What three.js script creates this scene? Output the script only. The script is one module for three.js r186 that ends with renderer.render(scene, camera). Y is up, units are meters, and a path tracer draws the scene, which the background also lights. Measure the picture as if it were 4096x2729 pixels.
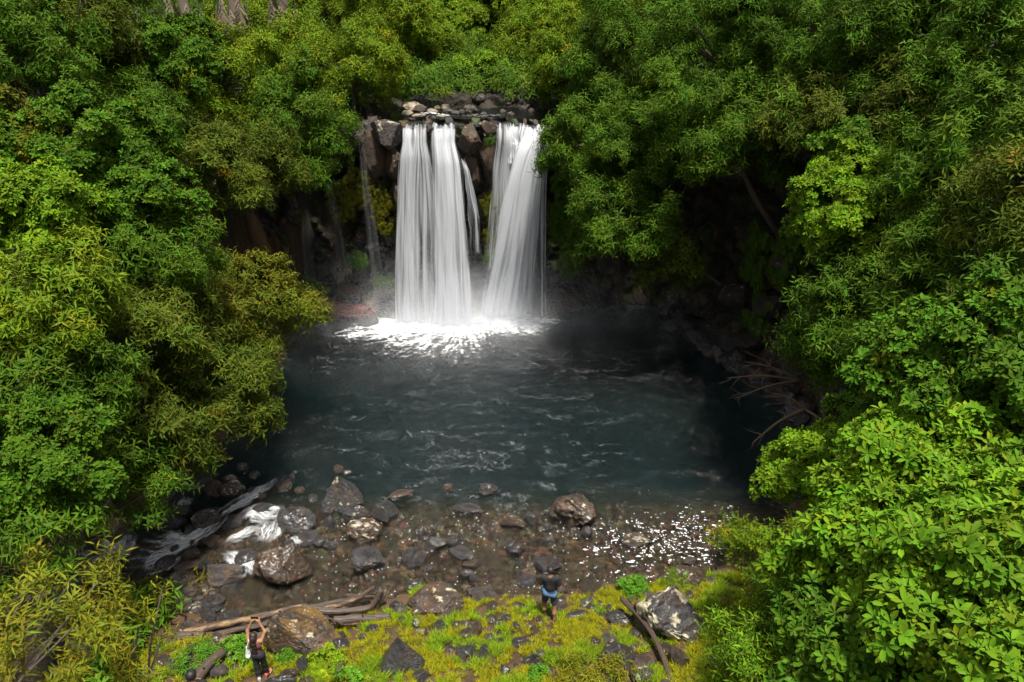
import * as THREE from 'three';
import { SimplexNoise } from 'three/addons/math/SimplexNoise.js';
import { mergeGeometries, mergeVertices } from 'three/addons/utils/BufferGeometryUtils.js';

// ---------------------------------------------------------------- camera, sky, sun, exposure
const scene = new THREE.Scene();
const camera = new THREE.PerspectiveCamera(53.1, 1024 / 682, 0.1, 400);
camera.position.set(0, 13.8, 0);
camera.rotation.set(THREE.MathUtils.degToRad(-27), 0, 0);

// an overcast sky: white cloud, brighter towards the zenith, the same all round
{
  const W = 64, Hh = 32, d = new Float32Array(W * Hh * 4);
  for (let j = 0; j < Hh; j++) for (let i = 0; i < W; i++) {
    const up = Math.sin(((j + 0.5) / Hh - 0.5) * Math.PI), k = (1 + 2 * Math.max(0, up)) / 3;
    const o = (j * W + i) * 4;
    d[o] = 0.41 * k; d[o + 1] = 0.418 * k; d[o + 2] = 0.43 * k; d[o + 3] = 1;
  }
  const t = new THREE.DataTexture(d, W, Hh, THREE.RGBAFormat, THREE.FloatType);
  t.mapping = THREE.EquirectangularReflectionMapping; t.magFilter = THREE.LinearFilter; t.needsUpdate = true;
  scene.background = t; scene.environment = t;
}
const sun = new THREE.DirectionalLight(new THREE.Color(1, 0.95, 0.86), 3.8);
sun.position.set(5, 42, -11); sun.target.position.set(0, 0, -20);
sun.castShadow = true; sun.shadow.radius = 10; sun.shadow.mapSize.set(2048, 2048);
Object.assign(sun.shadow.camera, { left: -40, right: 40, top: 50, bottom: -40, near: 1, far: 120 });
scene.add(sun, sun.target);
const renderer = new THREE.WebGLRenderer({ antialias: true });
renderer.toneMapping = THREE.LinearToneMapping;
renderer.toneMappingExposure = 2.15;
renderer.shadowMap.enabled = true;
renderer.setSize(1024, 682);

// ---------------------------------------------------------------- helpers
const RNG = (seed) => { let a = seed >>> 0; return () => { a = (a + 0x6d2b79f5) | 0; let t = Math.imul(a ^ (a >>> 15), 1 | a); t = (t + Math.imul(t ^ (t >>> 7), 61 | t)) ^ t; return ((t ^ (t >>> 14)) >>> 0) / 4294967296; }; };
const simplex = new SimplexNoise({ random: RNG(7) });
const n2 = (x, y) => simplex.noise(x, y), n3 = (x, y, z) => simplex.noise3d(x, y, z);
const fbm2 = (x, y, o = 4) => { let s = 0, a = 0.5; for (let i = 0; i < o; i++) { s += a * n2(x, y); x = x * 2.03 + 11.3; y = y * 2.03 - 7.1; a *= 0.5; } return s; };
const fbm3 = (x, y, z, o = 4) => { let s = 0, a = 0.5; for (let i = 0; i < o; i++) { s += a * n3(x, y, z); x = x * 2.03 + 5.3; y = y * 2.03 - 3.1; z = z * 2.03 + 1.7; a *= 0.5; } return s; };
const clamp = (x, a = 0, b = 1) => Math.min(b, Math.max(a, x));
const ss = (a, b, x) => { const t = clamp((x - a) / (b - a)); return t * t * (3 - 2 * t); };
const mix = (a, b, t) => a + (b - a) * t;
const V = (x, y, z) => new THREE.Vector3(x, y, z);
const names = new Map();
const numbered = (n) => { const k = names.get(n) ?? 0; names.set(n, k + 1); return k ? n + '_' + String(k).padStart(3, '0') : n; };
function shade(o) { o.traverse((m) => { if (m.isMesh) { m.castShadow = true; m.receiveShadow = true; } }); return o; }
function put(o, name, data) { o.name = numbered(name); Object.assign(o.userData, data); shade(o); scene.add(o); return o; }
function part(parent, geo, mat, name, kind) { const m = new THREE.Mesh(geo, mat); m.name = name; if (kind) m.userData.kind = kind; parent.add(m); return m; }
const std = (o) => new THREE.MeshStandardMaterial(o), phys = (o) => new THREE.MeshPhysicalMaterial(o);
const lin = (r, g, b) => new THREE.Color().setRGB(r, g, b);
function geoFrom(pos, idx, col, uv) {
  const g = new THREE.BufferGeometry();
  g.setAttribute('position', new THREE.Float32BufferAttribute(pos, 3));
  if (col) g.setAttribute('color', new THREE.Float32BufferAttribute(col, 3));
  if (uv) g.setAttribute('uv', new THREE.Float32BufferAttribute(uv, 2));
  if (idx) g.setIndex(idx);
  g.computeVertexNormals();
  return g;
}
function grey(W, Hh, f, repeat = true) {           // a one-channel texture from f(u, v) in 0..1
  const d = new Uint8Array(W * Hh * 4);
  for (let j = 0; j < Hh; j++) for (let i = 0; i < W; i++) { const v = clamp(f((i + 0.5) / W, (j + 0.5) / Hh)) * 255, o = (j * W + i) * 4; d[o] = d[o + 1] = d[o + 2] = v; d[o + 3] = 255; }
  const t = new THREE.DataTexture(d, W, Hh); t.magFilter = THREE.LinearFilter;
  t.wrapS = t.wrapT = repeat ? THREE.RepeatWrapping : THREE.ClampToEdgeWrapping; t.needsUpdate = true;
  return t;
}
// tileable noise through a torus
const tile = (u, v, k, o = 4) => { const a = u * 2 * Math.PI, b = v * 2 * Math.PI; return fbm3(Math.cos(a) * k + 3, Math.sin(a) * k, Math.cos(b) * k + 0.7 * Math.sin(b) * k, o) * 0.6 + fbm3(Math.cos(b) * k, Math.sin(b) * k + 9, Math.sin(a) * k - 0.7 * Math.cos(a) * k, o) * 0.6; };
function taperTube(pts, radii, seg, radial, wob = 0, seed = 0, cap = true) {
  const c = new THREE.CatmullRomCurve3(pts.map((p) => (p.isVector3 ? p : V(...p)))), fr = c.computeFrenetFrames(seg, false), pos = [], uv = [], idx = [];
  const len = c.getLength();
  for (let i = 0; i <= seg; i++) {
    const t = i / seg, p = c.getPointAt(t), k = t * (radii.length - 1), a = Math.floor(Math.min(k, radii.length - 2)), r = mix(radii[a], radii[a + 1], k - a);
    for (let j = 0; j <= radial; j++) {
      const th = (j / radial) * Math.PI * 2, jn = j % radial, w = 1 + wob * (fbm3(Math.cos(th) * 1.2 + seed, Math.sin(th) * 1.2, t * len * 1.6, 3) * 1.3), n = fr.normals[i].clone().multiplyScalar(Math.cos(th)).addScaledVector(fr.binormals[i], Math.sin(th));
      pos.push(p.x + n.x * r * w, p.y + n.y * r * w, p.z + n.z * r * w); uv.push(j / radial, t * len);
    }
  }
  for (let i = 0; i < seg; i++) for (let j = 0; j < radial; j++) { const a = i * (radial + 1) + j, b = a + radial + 1; idx.push(a, b, a + 1, b, b + 1, a + 1); }
  if (cap) for (const e of [0, seg]) {
    const p = c.getPointAt(e / seg), k = pos.length / 3; pos.push(p.x, p.y, p.z); uv.push(0.5, 0);
    for (let j = 0; j < radial; j++) { const a = e * (radial + 1) + j; e ? idx.push(a, k, a + 1) : idx.push(a, a + 1, k); }
  }
  const g = geoFrom(pos, idx, null, uv);
  return g;
}
const ROCKS=[
[-9.37,-0.15,-16.96,0.66,0.42,0.56,0,1,"a","brown faceted boulder leaning on two lichen-spotted rocks at the pool outlet"],
[-8.96,0,-17.35,0.42,0.18,0.28,2,2,"r","small round lichen-spotted rock above the brown faceted boulder at the outlet"],
[-8.7,-0.05,-16.86,0.7,0.41,0.56,3,2,"a","blocky rock with white lichen stripes in the outlet rapids"],
[-8.81,0,-17.95,0.36,0.2,0.32,2,0,"r","dark rock with a pale lichen top at the shaded left shore"],
[-7.2,0,-16.93,0.61,0.29,0.39,0,2,"a","pinkish brown rock splitting the water at the head of the rapids"],
[-10.15,-0.45,-16.36,0.52,0.25,0.38,0,0,"r","black rounded rock under the overhanging leaves beside the rapids"],
[-9.17,-0.3,-15.78,0.92,0.39,0.6,1,2,"r","large smooth brown grey boulder with an oval hollow in the rapids"],
[-8.24,-0.2,-15.7,0.54,0.2,0.31,0,0,"r","half-drowned dark rock with a wet grey crown in mid rapids"],
[-7.44,-0.05,-15.95,0.61,0.29,0.38,0,0,"a","dark wet rock above the foaming step of the rapids"],
[-7.63,-0.15,-15.5,0.4,0.17,0.26,0,0,"r","small dark rock ringed by white water in the rapids"],
[-7.3,-0.15,-15.39,0.24,0.11,0.16,0,1,"r","tiny brown rock in the foam beside the big smooth black boulder"],
[-6.25,-0.05,-15.31,1.18,0.6,0.91,1,0,"r","big smooth black boulder dividing pool and rapids"],
[-6.12,-0.1,-13.48,1.46,0.83,0.97,1,1,"b","huge wet dark brown boulder beside the white plunge of the stream"],
[-7.65,-0.2,-13.34,1.05,0.49,0.62,0,2,"a","wedge-shaped grey brown boulder on the near side of the plunge"],
[-8.81,-0.3,-13.31,0.85,0.41,0.6,1,2,"r","rounded pitted grey boulder behind the leafy foreground shrub"],
[-8.98,-0.4,-14.04,0.71,0.13,0.39,0,1,"f","flat brown slab at the edge of the fast white stream"],
[-9.07,-0.4,-14.47,0.52,0.24,0.35,0,1,"r","dark brown humped rock parting the fast white stream"],
[-8.39,-0.3,-13.57,0.29,0.16,0.2,0,2,"a","small pinkish stone wedged between two grey boulders"],
[-8.42,-0.25,-12.98,0.36,0.22,0.33,0,2,"r","pitted brown stone in front of the rounded grey boulder"],
[-8.05,-0.25,-13.02,0.36,0.2,0.25,3,0,"a","stone with a white lichen edge near the fallen orange leaves"],
[-7.55,-0.25,-12.98,0.33,0.12,0.17,0,2,"r","low smooth grey stone in front of the wedge-shaped boulder"],
[-7.23,-0.25,-13.07,0.37,0.08,0.24,0,0,"f","flat dark stone at the foot of the white plunge"],
[-8.39,-0.2,-12.6,0.37,0.15,0.21,0,2,"r","plain grey stone above the white-spotted oval stone"],
[-8.11,-0.2,-12.71,0.29,0.13,0.19,0,2,"r","small grey stone touching the clear brown backwater"],
[-7.97,-0.2,-12.34,0.61,0.22,0.31,3,2,"r","oval stone with a splash of white lichen beside the backwater"],
[-7.54,-0.1,-11.98,0.45,0.23,0.29,0,0,"a","bluish grey angular stone above the end of the log jam"],
[-7.04,-0.15,-12.02,0.48,0.25,0.31,0,0,"a","grey triangular stone touching the long upper log"],
[-7.83,0.0,-11.69,0.3,0.14,0.19,0,2,"r","rough grey stone between the shrub and the log ends"],
[-6.84,-0.2,-12.25,0.16,0.08,0.12,0,2,"r","fist-sized grey stone in the water behind the long log"],
[-6.46,-0.2,-12.26,0.14,0.07,0.11,0,2,"r","pale grey cobble in the water behind the raised phone"],
[-10.02,-0.6,-12.28,1.07,0.36,0.51,3,3,"r","pale lichen-crusted boulder half hidden by the foreground shrub"],
[-10.23,-0.7,-13.08,0.84,0.25,0.36,1,2,"r","brown boulder seen through the upper twigs of the foreground shrub"],
[-10.25,-0.9,-11.13,0.58,0.22,0.32,0,1,"r","brown boulder below the small white chute at the bottom"],
[-5.82,-0.05,-14.74,0.78,0.18,0.56,0,0,"f","long dark slab running from the big smooth black boulder"],
[-5.1,0,-14.5,0.44,0.08,0.26,0,0,"f","low black slab at the edge of the brown shallows"],
[-5.54,0,-15.87,0.41,0.18,0.27,0,0,"r","rounded black rock at the foot of the peaked grey boulder"],
[-5.37,0,-15.38,0.41,0.27,0.36,0,0,"a","upright black rock with water sliding over it near the peaked boulder"],
[-10.23,-0.6,-16.04,0.59,0.34,0.45,0,0,"a","black wet rock face beneath the overhanging foliage"],
[-10.14,0,-17.76,0.58,0.3,0.41,0,0,"a","black rock deep in the shade at the left shore"],
[-5.15,0,-16.39,1.22,0.95,0.95,2,0,"p","tall peaked grey boulder with a lichen crest at the pool edge"],
[-4.69,0,-15.72,0.86,0.33,0.51,2,0,"r","dark boulder with a pale lichen patch below the peaked boulder"],
[-3.72,0,-15.64,0.78,0.5,0.66,0,0,"a","tilted dark oval boulder in the shallows beside the peaked boulder"],
[-4.2,0,-14.93,0.98,0.46,0.7,3,1,"r","round brown boulder with a long cream lichen stripe"],
[-5.08,0,-14.45,0.41,0.14,0.22,1,0,"r","small dark rock beside the stream step with lichen dots"],
[-3.92,-0.05,-13.91,0.99,0.27,0.84,0,0,"f","broad black slab with thin water running over it"],
[-2.68,0,-13.91,0.67,0.36,0.53,0,0,"s","dark boulder with a notch cut into its right side"],
[-2.08,0,-14.41,0.64,0.26,0.33,0,0,"a","flat-topped grey boulder in the middle of the brown shallows"],
[-1.67,0,-14.53,0.27,0.13,0.19,0,0,"r","little black stone right beside the flat-topped grey boulder"],
[-1.38,0,-14.14,0.73,0.13,0.41,0,0,"f","low black streaked slab in the brown shallows"],
[-1.1,0,-13.75,0.54,0.08,0.25,0,1,"f","thin brown slab just breaking the brown shallows"],
[-1.2,0,-13.4,0.44,0.16,0.24,0,0,"r","black round stone above a smaller twin in the shallows"],
[-0.98,0,-13.24,0.31,0.12,0.18,0,0,"r","smaller of two touching black stones in the shallows"],
[-2.2,0,-13.55,0.27,0.12,0.18,0,0,"r","small black stone below the notched dark boulder"],
[-2.52,0,-12.94,0.51,0.22,0.32,0,0,"r","shiny black dome-shaped stone above the grassy spit"],
[0.05,0,-14.31,0.53,0.29,0.43,0,0,"s","black cracked boulder alone in the brown shallows"],
[0.07,0,-15.39,0.74,0.31,0.41,1,1,"a","brown wedge-shaped boulder left of the biggest brown boulder in the pool"],
[0.59,0,-15.47,0.4,0.29,0.39,0,0,"a","dark stone between the brown wedge and the biggest brown boulder"],
[1.0,0,-15.16,0.29,0.18,0.27,0,0,"r","small grey stone below the biggest brown boulder"],
[1.02,0,-14.66,0.35,0.13,0.2,0,0,"r","flat grey stone alone in the shallows above the faceted black boulder"],
[1.82,0,-15.69,1.4,0.81,0.98,1,1,"b","biggest brown boulder standing in the pool"],
[-0.74,0,-16.82,0.62,0.28,0.45,0,0,"r","round black boulder farthest out in the pool"],
[-2.01,0,-16.93,0.35,0.19,0.29,0,1,"r","brown drowned rock left of the round black boulder in the pool"],
[-1.31,0,-15.96,0.98,0.13,0.42,0,0,"f","flat glistening slab just under the pool surface"],
[-3.46,-0.02,-16.66,0.79,0.11,0.36,0,1,"f","brown sunken slab behind the peaked grey boulder"],
[2.15,0,-14.97,0.34,0.21,0.32,0,0,"r","dark stone showing behind foam flecks below the biggest brown boulder"],
[3.52,0,-14.58,0.83,0.3,0.39,3,2,"a","rock with a cream lichen top ringed by white foam flecks"],
[0.97,0.0,-13.67,0.77,0.39,0.51,0,0,"a","faceted shiny black boulder just beyond the man"],
[4.82,0.05,-13.81,0.38,0.14,0.21,0,2,"r","small grey stone on top edge of the broad brown shore boulder"],
[4.52,0.1,-13.09,1.0,0.4,0.59,1,1,"r","broad brown shore boulder with two cream spots"],
[3.71,0.2,-11.38,1.63,1.18,1.34,4,0,"b","huge black boulder with large cream lichen patches on the bank"],
[2.59,0.25,-11.59,0.82,0.27,0.39,0,0,"r","smooth dark boulder leaning on the lichen-patched huge boulder"],
[2.3,0.5,-10.17,0.87,0.67,0.83,2,0,"a","tall speckled grey boulder at the bottom edge beside the leaning log"],
[-2.44,0.5,-10.18,1.07,0.77,0.74,0,0,"p","pointed angular grey boulder standing in the grass"],
[-1.89,0.05,-12.25,1.33,0.34,1.03,2,1,"f","broad wet brown boulder with a water-filled ledge at the shore"],
[-0.77,0.0,-12.59,0.86,0.38,0.48,0,2,"a","smooth grey boulder right of the ledged brown boulder"],
[-0.84,0.35,-11.18,0.35,0.29,0.36,0,1,"a","upright ribbed brown stone in the grass"],
[0.19,0.4,-10.76,0.48,0.21,0.31,0,0,"r","round shiny dark stone in the grass below the man"],
[0.48,0.55,-10.1,0.65,0.32,0.3,2,0,"p","grey triangular stone behind yellow leaves at the bottom edge"],
[0.26,0.15,-12.1,0.29,0.15,0.22,0,0,"r","dark tilted stone left of the legs of the man"],
[-0.24,0.25,-11.74,0.28,0.1,0.15,0,2,"r","flat grey stone in the grass, upper of a pair"],
[-0.3,0.25,-11.52,0.35,0.12,0.18,0,0,"r","dark oval stone in the grass, lower of a pair"],
[-0.29,0.4,-10.83,0.24,0.14,0.17,0,0,"a","small dark stone next to the round shiny one"],
[1.61,0.25,-11.78,0.59,0.09,0.27,0,0,"f","low dark ribbed slab in the grass right of the shoes of the man"],
[1.89,0.4,-10.78,0.31,0.17,0.24,0,1,"r","smooth brown stone in the grass below the leaning dark boulder"],
[2.39,0.2,-12.01,0.17,0.15,0.22,0,0,"r","narrow dark stone in the grass near the top of the leaning log"],
[2.88,0.5,-10.03,0.47,0.18,0.52,0,1,"f","wet brown slab at the bottom beside the leaning log"],
[3.6,0.5,-10.01,0.37,0.41,0.46,0,1,"a","long brown stone standing right of the leaning log"],
[2.85,0.35,-11.01,0.31,0.22,0.32,0,0,"r","dark stone tucked under the leaning log"],
[3.45,0.15,-12.46,0.44,0.15,0.22,1,2,"r","grey stone above the lichen-patched huge boulder in the grass"],
[2.99,0.15,-12.33,0.32,0.1,0.14,0,2,"r","low grey stone left of the tip of the leaning log"],
[0.41,0.0,-13.12,0.45,0.13,0.4,0,0,"f","ribbed grey slab left of the shoulder of the man"],
[1.21,0.2,-12.16,0.29,0.11,0.16,0,2,"r","rounded grey stone right of the knees of the man"],
[1.22,0.2,-11.99,0.33,0.05,0.14,0,1,"f","flat brown stone right of the calves of the man"],
[1.25,0.05,-12.8,0.31,0.11,0.16,0,2,"r","grey stone in a grass tuft at the waterline right of the man"],
[-2.3,0.3,-11.48,0.28,0.17,0.21,0,0,"a","dark stone in the grass near the log jam end"],
[-3.3,0.3,-11.31,0.36,0.2,0.28,0,0,"r","rounded dark stone below the thick broken log"],
[-3.48,0.3,-11.12,0.28,0.11,0.16,0,2,"r","grey stone behind the smooth ridged boulder"],
[-2.67,0.25,-11.63,0.25,0.15,0.22,0,1,"r","brown stone in grass right of the thick broken log"],
[-2.16,0.35,-11.26,0.28,0.04,0.11,0,3,"f","pale flat stone in the grass"],
[-1.2,0.45,-10.59,0.23,0.09,0.12,0,2,"r","light brown round stone right of the pointed boulder"],
[-1.13,0.5,-10.29,0.3,0.07,0.2,0,1,"f","wide brown stone low in the grass"],
[-3.96,0.4,-10.81,0.44,0.23,0.33,0,0,"r","brown stone at the right foot of the smooth ridged boulder"],
[-4.84,0.3,-10.95,1.69,0.98,1.04,1,1,"g","huge smooth boulder with a mossy brown ridge behind the woman"],
[-4.61,0.6,-10.15,0.28,0.28,0.34,0,0,"a","dark upright stone below the smooth ridged boulder"],
[-6.38,0.6,-9.99,0.37,0.2,0.28,0,2,"r","smooth grey stone left of the shoes of the woman"],
[-4.92,0.75,-9.66,0.67,0.15,0.23,0,0,"r","wide wet stone at the bottom edge right of the woman"],
[-4.77,0.7,-9.91,0.35,0.1,0.14,0,1,"r","orange brown wet stone right of the shoes of the woman"],
[-7.37,0.2,-10.83,0.38,0.13,0.18,0,2,"r","grey stone among leaves under the lowest log"],
[-7.26,0.5,-10.24,0.3,0.12,0.17,0,2,"r","grey stone under the foreground shrub beside the fallen trunk"],
[-4.52,9.0,-33.38,1.06,0.34,1.32,3,3,"a","large pale boulder on the river bank above the waterfall"],
[-4.65,9.0,-31.63,0.52,0.19,0.65,2,3,"r","pale rock below the large boulder above the waterfall"],
[-4.14,9.0,-31.31,0.55,0.07,0.69,2,3,"f","pale flat ledge rock at the river edge above the waterfall"],
[-3.63,9.0,-32.46,0.53,0.14,0.66,2,3,"r","grey rock right of the large boulder above the waterfall"],
[-3.53,9.0,-33.48,0.32,0.14,0.4,1,3,"r","small grey rock behind the river above the waterfall"],
[-3.15,9.0,-33.47,0.41,0.2,0.51,1,3,"r","round grey rock in the middle of the far river bank"],
[-2.88,9.0,-32.42,0.44,0.15,0.55,1,2,"r","brown grey rock at the water line of the far river bank"],
[-2.55,9.0,-31.97,0.35,0.11,0.43,1,2,"r","low grey rock right of middle on the far river bank"],
[-3.11,8.95,-31.55,0.55,0.05,0.68,2,3,"f","flat rock islet in the river above the waterfall"],
[-3.71,8.95,-32.26,0.26,0.04,0.33,0,0,"f","black wet stone in the small rapids above the waterfall"],
[-2.28,9.0,-32.18,0.31,0.14,0.38,1,2,"r","rounded stone beneath bushes on the far river bank"],
[-1.68,8.95,-31.79,0.47,0.04,0.53,1,1,"f","mossy flat stone in the river behind the rock between the falls"],
[-0.06,9.0,-31.63,0.34,0.13,0.43,1,2,"r","grey stone at the right end of the far river bank"],
[-1.25,9.0,-31.73,0.3,0.1,0.38,1,2,"r","brown stone at the foot of the far bushes above the waterfall"]];
const LOGS=[
[[[-7.97,0.1,-11.38],[-7.65,0.15,-11.45],[-6.8,0.2,-11.66],[-5.98,0.28,-11.8],[-5.36,0.35,-11.95],[-5.06,0.4,-11.96]],0.066,1,"long peeled log lying on top of the log jam"],
[[[-7.13,0.05,-11.43],[-6.6,0.1,-11.54],[-6.08,0.15,-11.62],[-5.53,0.2,-11.79]],0.054,0,"brown log just under the long peeled log"],
[[[-8.1,0.0,-11.31],[-7.43,0.05,-11.19],[-6.82,0.1,-11.21],[-6.11,0.15,-11.28],[-5.56,0.2,-11.41]],0.081,1,"lowest thick log of the jam, behind the woman"],
[[[-7.91,0.25,-11.22],[-7.63,0.25,-11.24],[-7.28,0.25,-11.22]],0.075,0,"short dark log stub on the left end of the jam"],
[[[-5.15,0.4,-11.95],[-4.58,0.3,-11.91],[-4.02,0.25,-11.97],[-3.52,0.25,-12.07],[-3.37,0.4,-12.16],[-3.23,0.65,-12.25]],0.064,0,"log with an upturned end at the right of the jam"],
[[[-4.96,0.25,-12.04],[-4.48,0.25,-12.21],[-3.96,0.25,-12.34]],0.05,0,"straight brown log pointing across the water at the right of the jam"],
[[[-4.65,0.3,-11.96],[-4.04,0.38,-12.11],[-3.7,0.5,-12.22],[-3.42,0.7,-12.29]],0.043,1,"slender log rising to a broken white tip"],
[[[-4.21,0.15,-12.54],[-3.84,0.2,-12.46],[-3.36,0.2,-12.43]],0.038,0,"short thin log crossing behind the slender one"],
[[[-4.33,0.22,-11.68],[-3.84,0.22,-11.74],[-3.42,0.22,-11.78],[-2.98,0.22,-11.81]],0.08,0,"thick broken log with a hollow end on the grass"],
[[[-4.77,0.35,-11.8],[-4.34,0.3,-11.65],[-4.06,0.25,-11.54]],0.022,0,"thin branch slanting over the ridged boulder"],
[[[-4.11,0.2,-11.58],[-3.53,0.2,-11.62]],0.017,1,"thin straight stick below the thick broken log"],
[[[-3.42,0.1,-12.16],[-3.33,0.3,-12.22],[-3.18,0.4,-12.33]],0.064,0,"splintered stump piece at the end of the log jam"],
[[[-6.78,0.75,-9.66],[-6.68,0.7,-10.06],[-6.5,0.6,-10.51]],0.1,0,"fallen rough trunk at the bottom beneath the foreground shrub"],
[[[-6.9,0.5,-10.51],[-6.33,0.45,-10.67]],0.021,0,"thin stick resting on the fallen rough trunk"],
[[[-3.76,0.75,-9.8],[-3.73,0.65,-10.21]],0.044,0,"rotten dark branch among the bright herbs"],
[[[2.66,0.75,-11.88],[2.87,0.85,-11.43],[3.1,0.95,-10.88],[3.25,1.0,-10.19],[3.32,1.0,-9.4]],0.05,0,"long dark log leaning against the lichen-patched huge boulder"],
[[[2.67,0.6,-10.24],[3.34,0.6,-10.28]],0.021,1,"thin stick on the wet slab under the leaning log"]];
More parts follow.
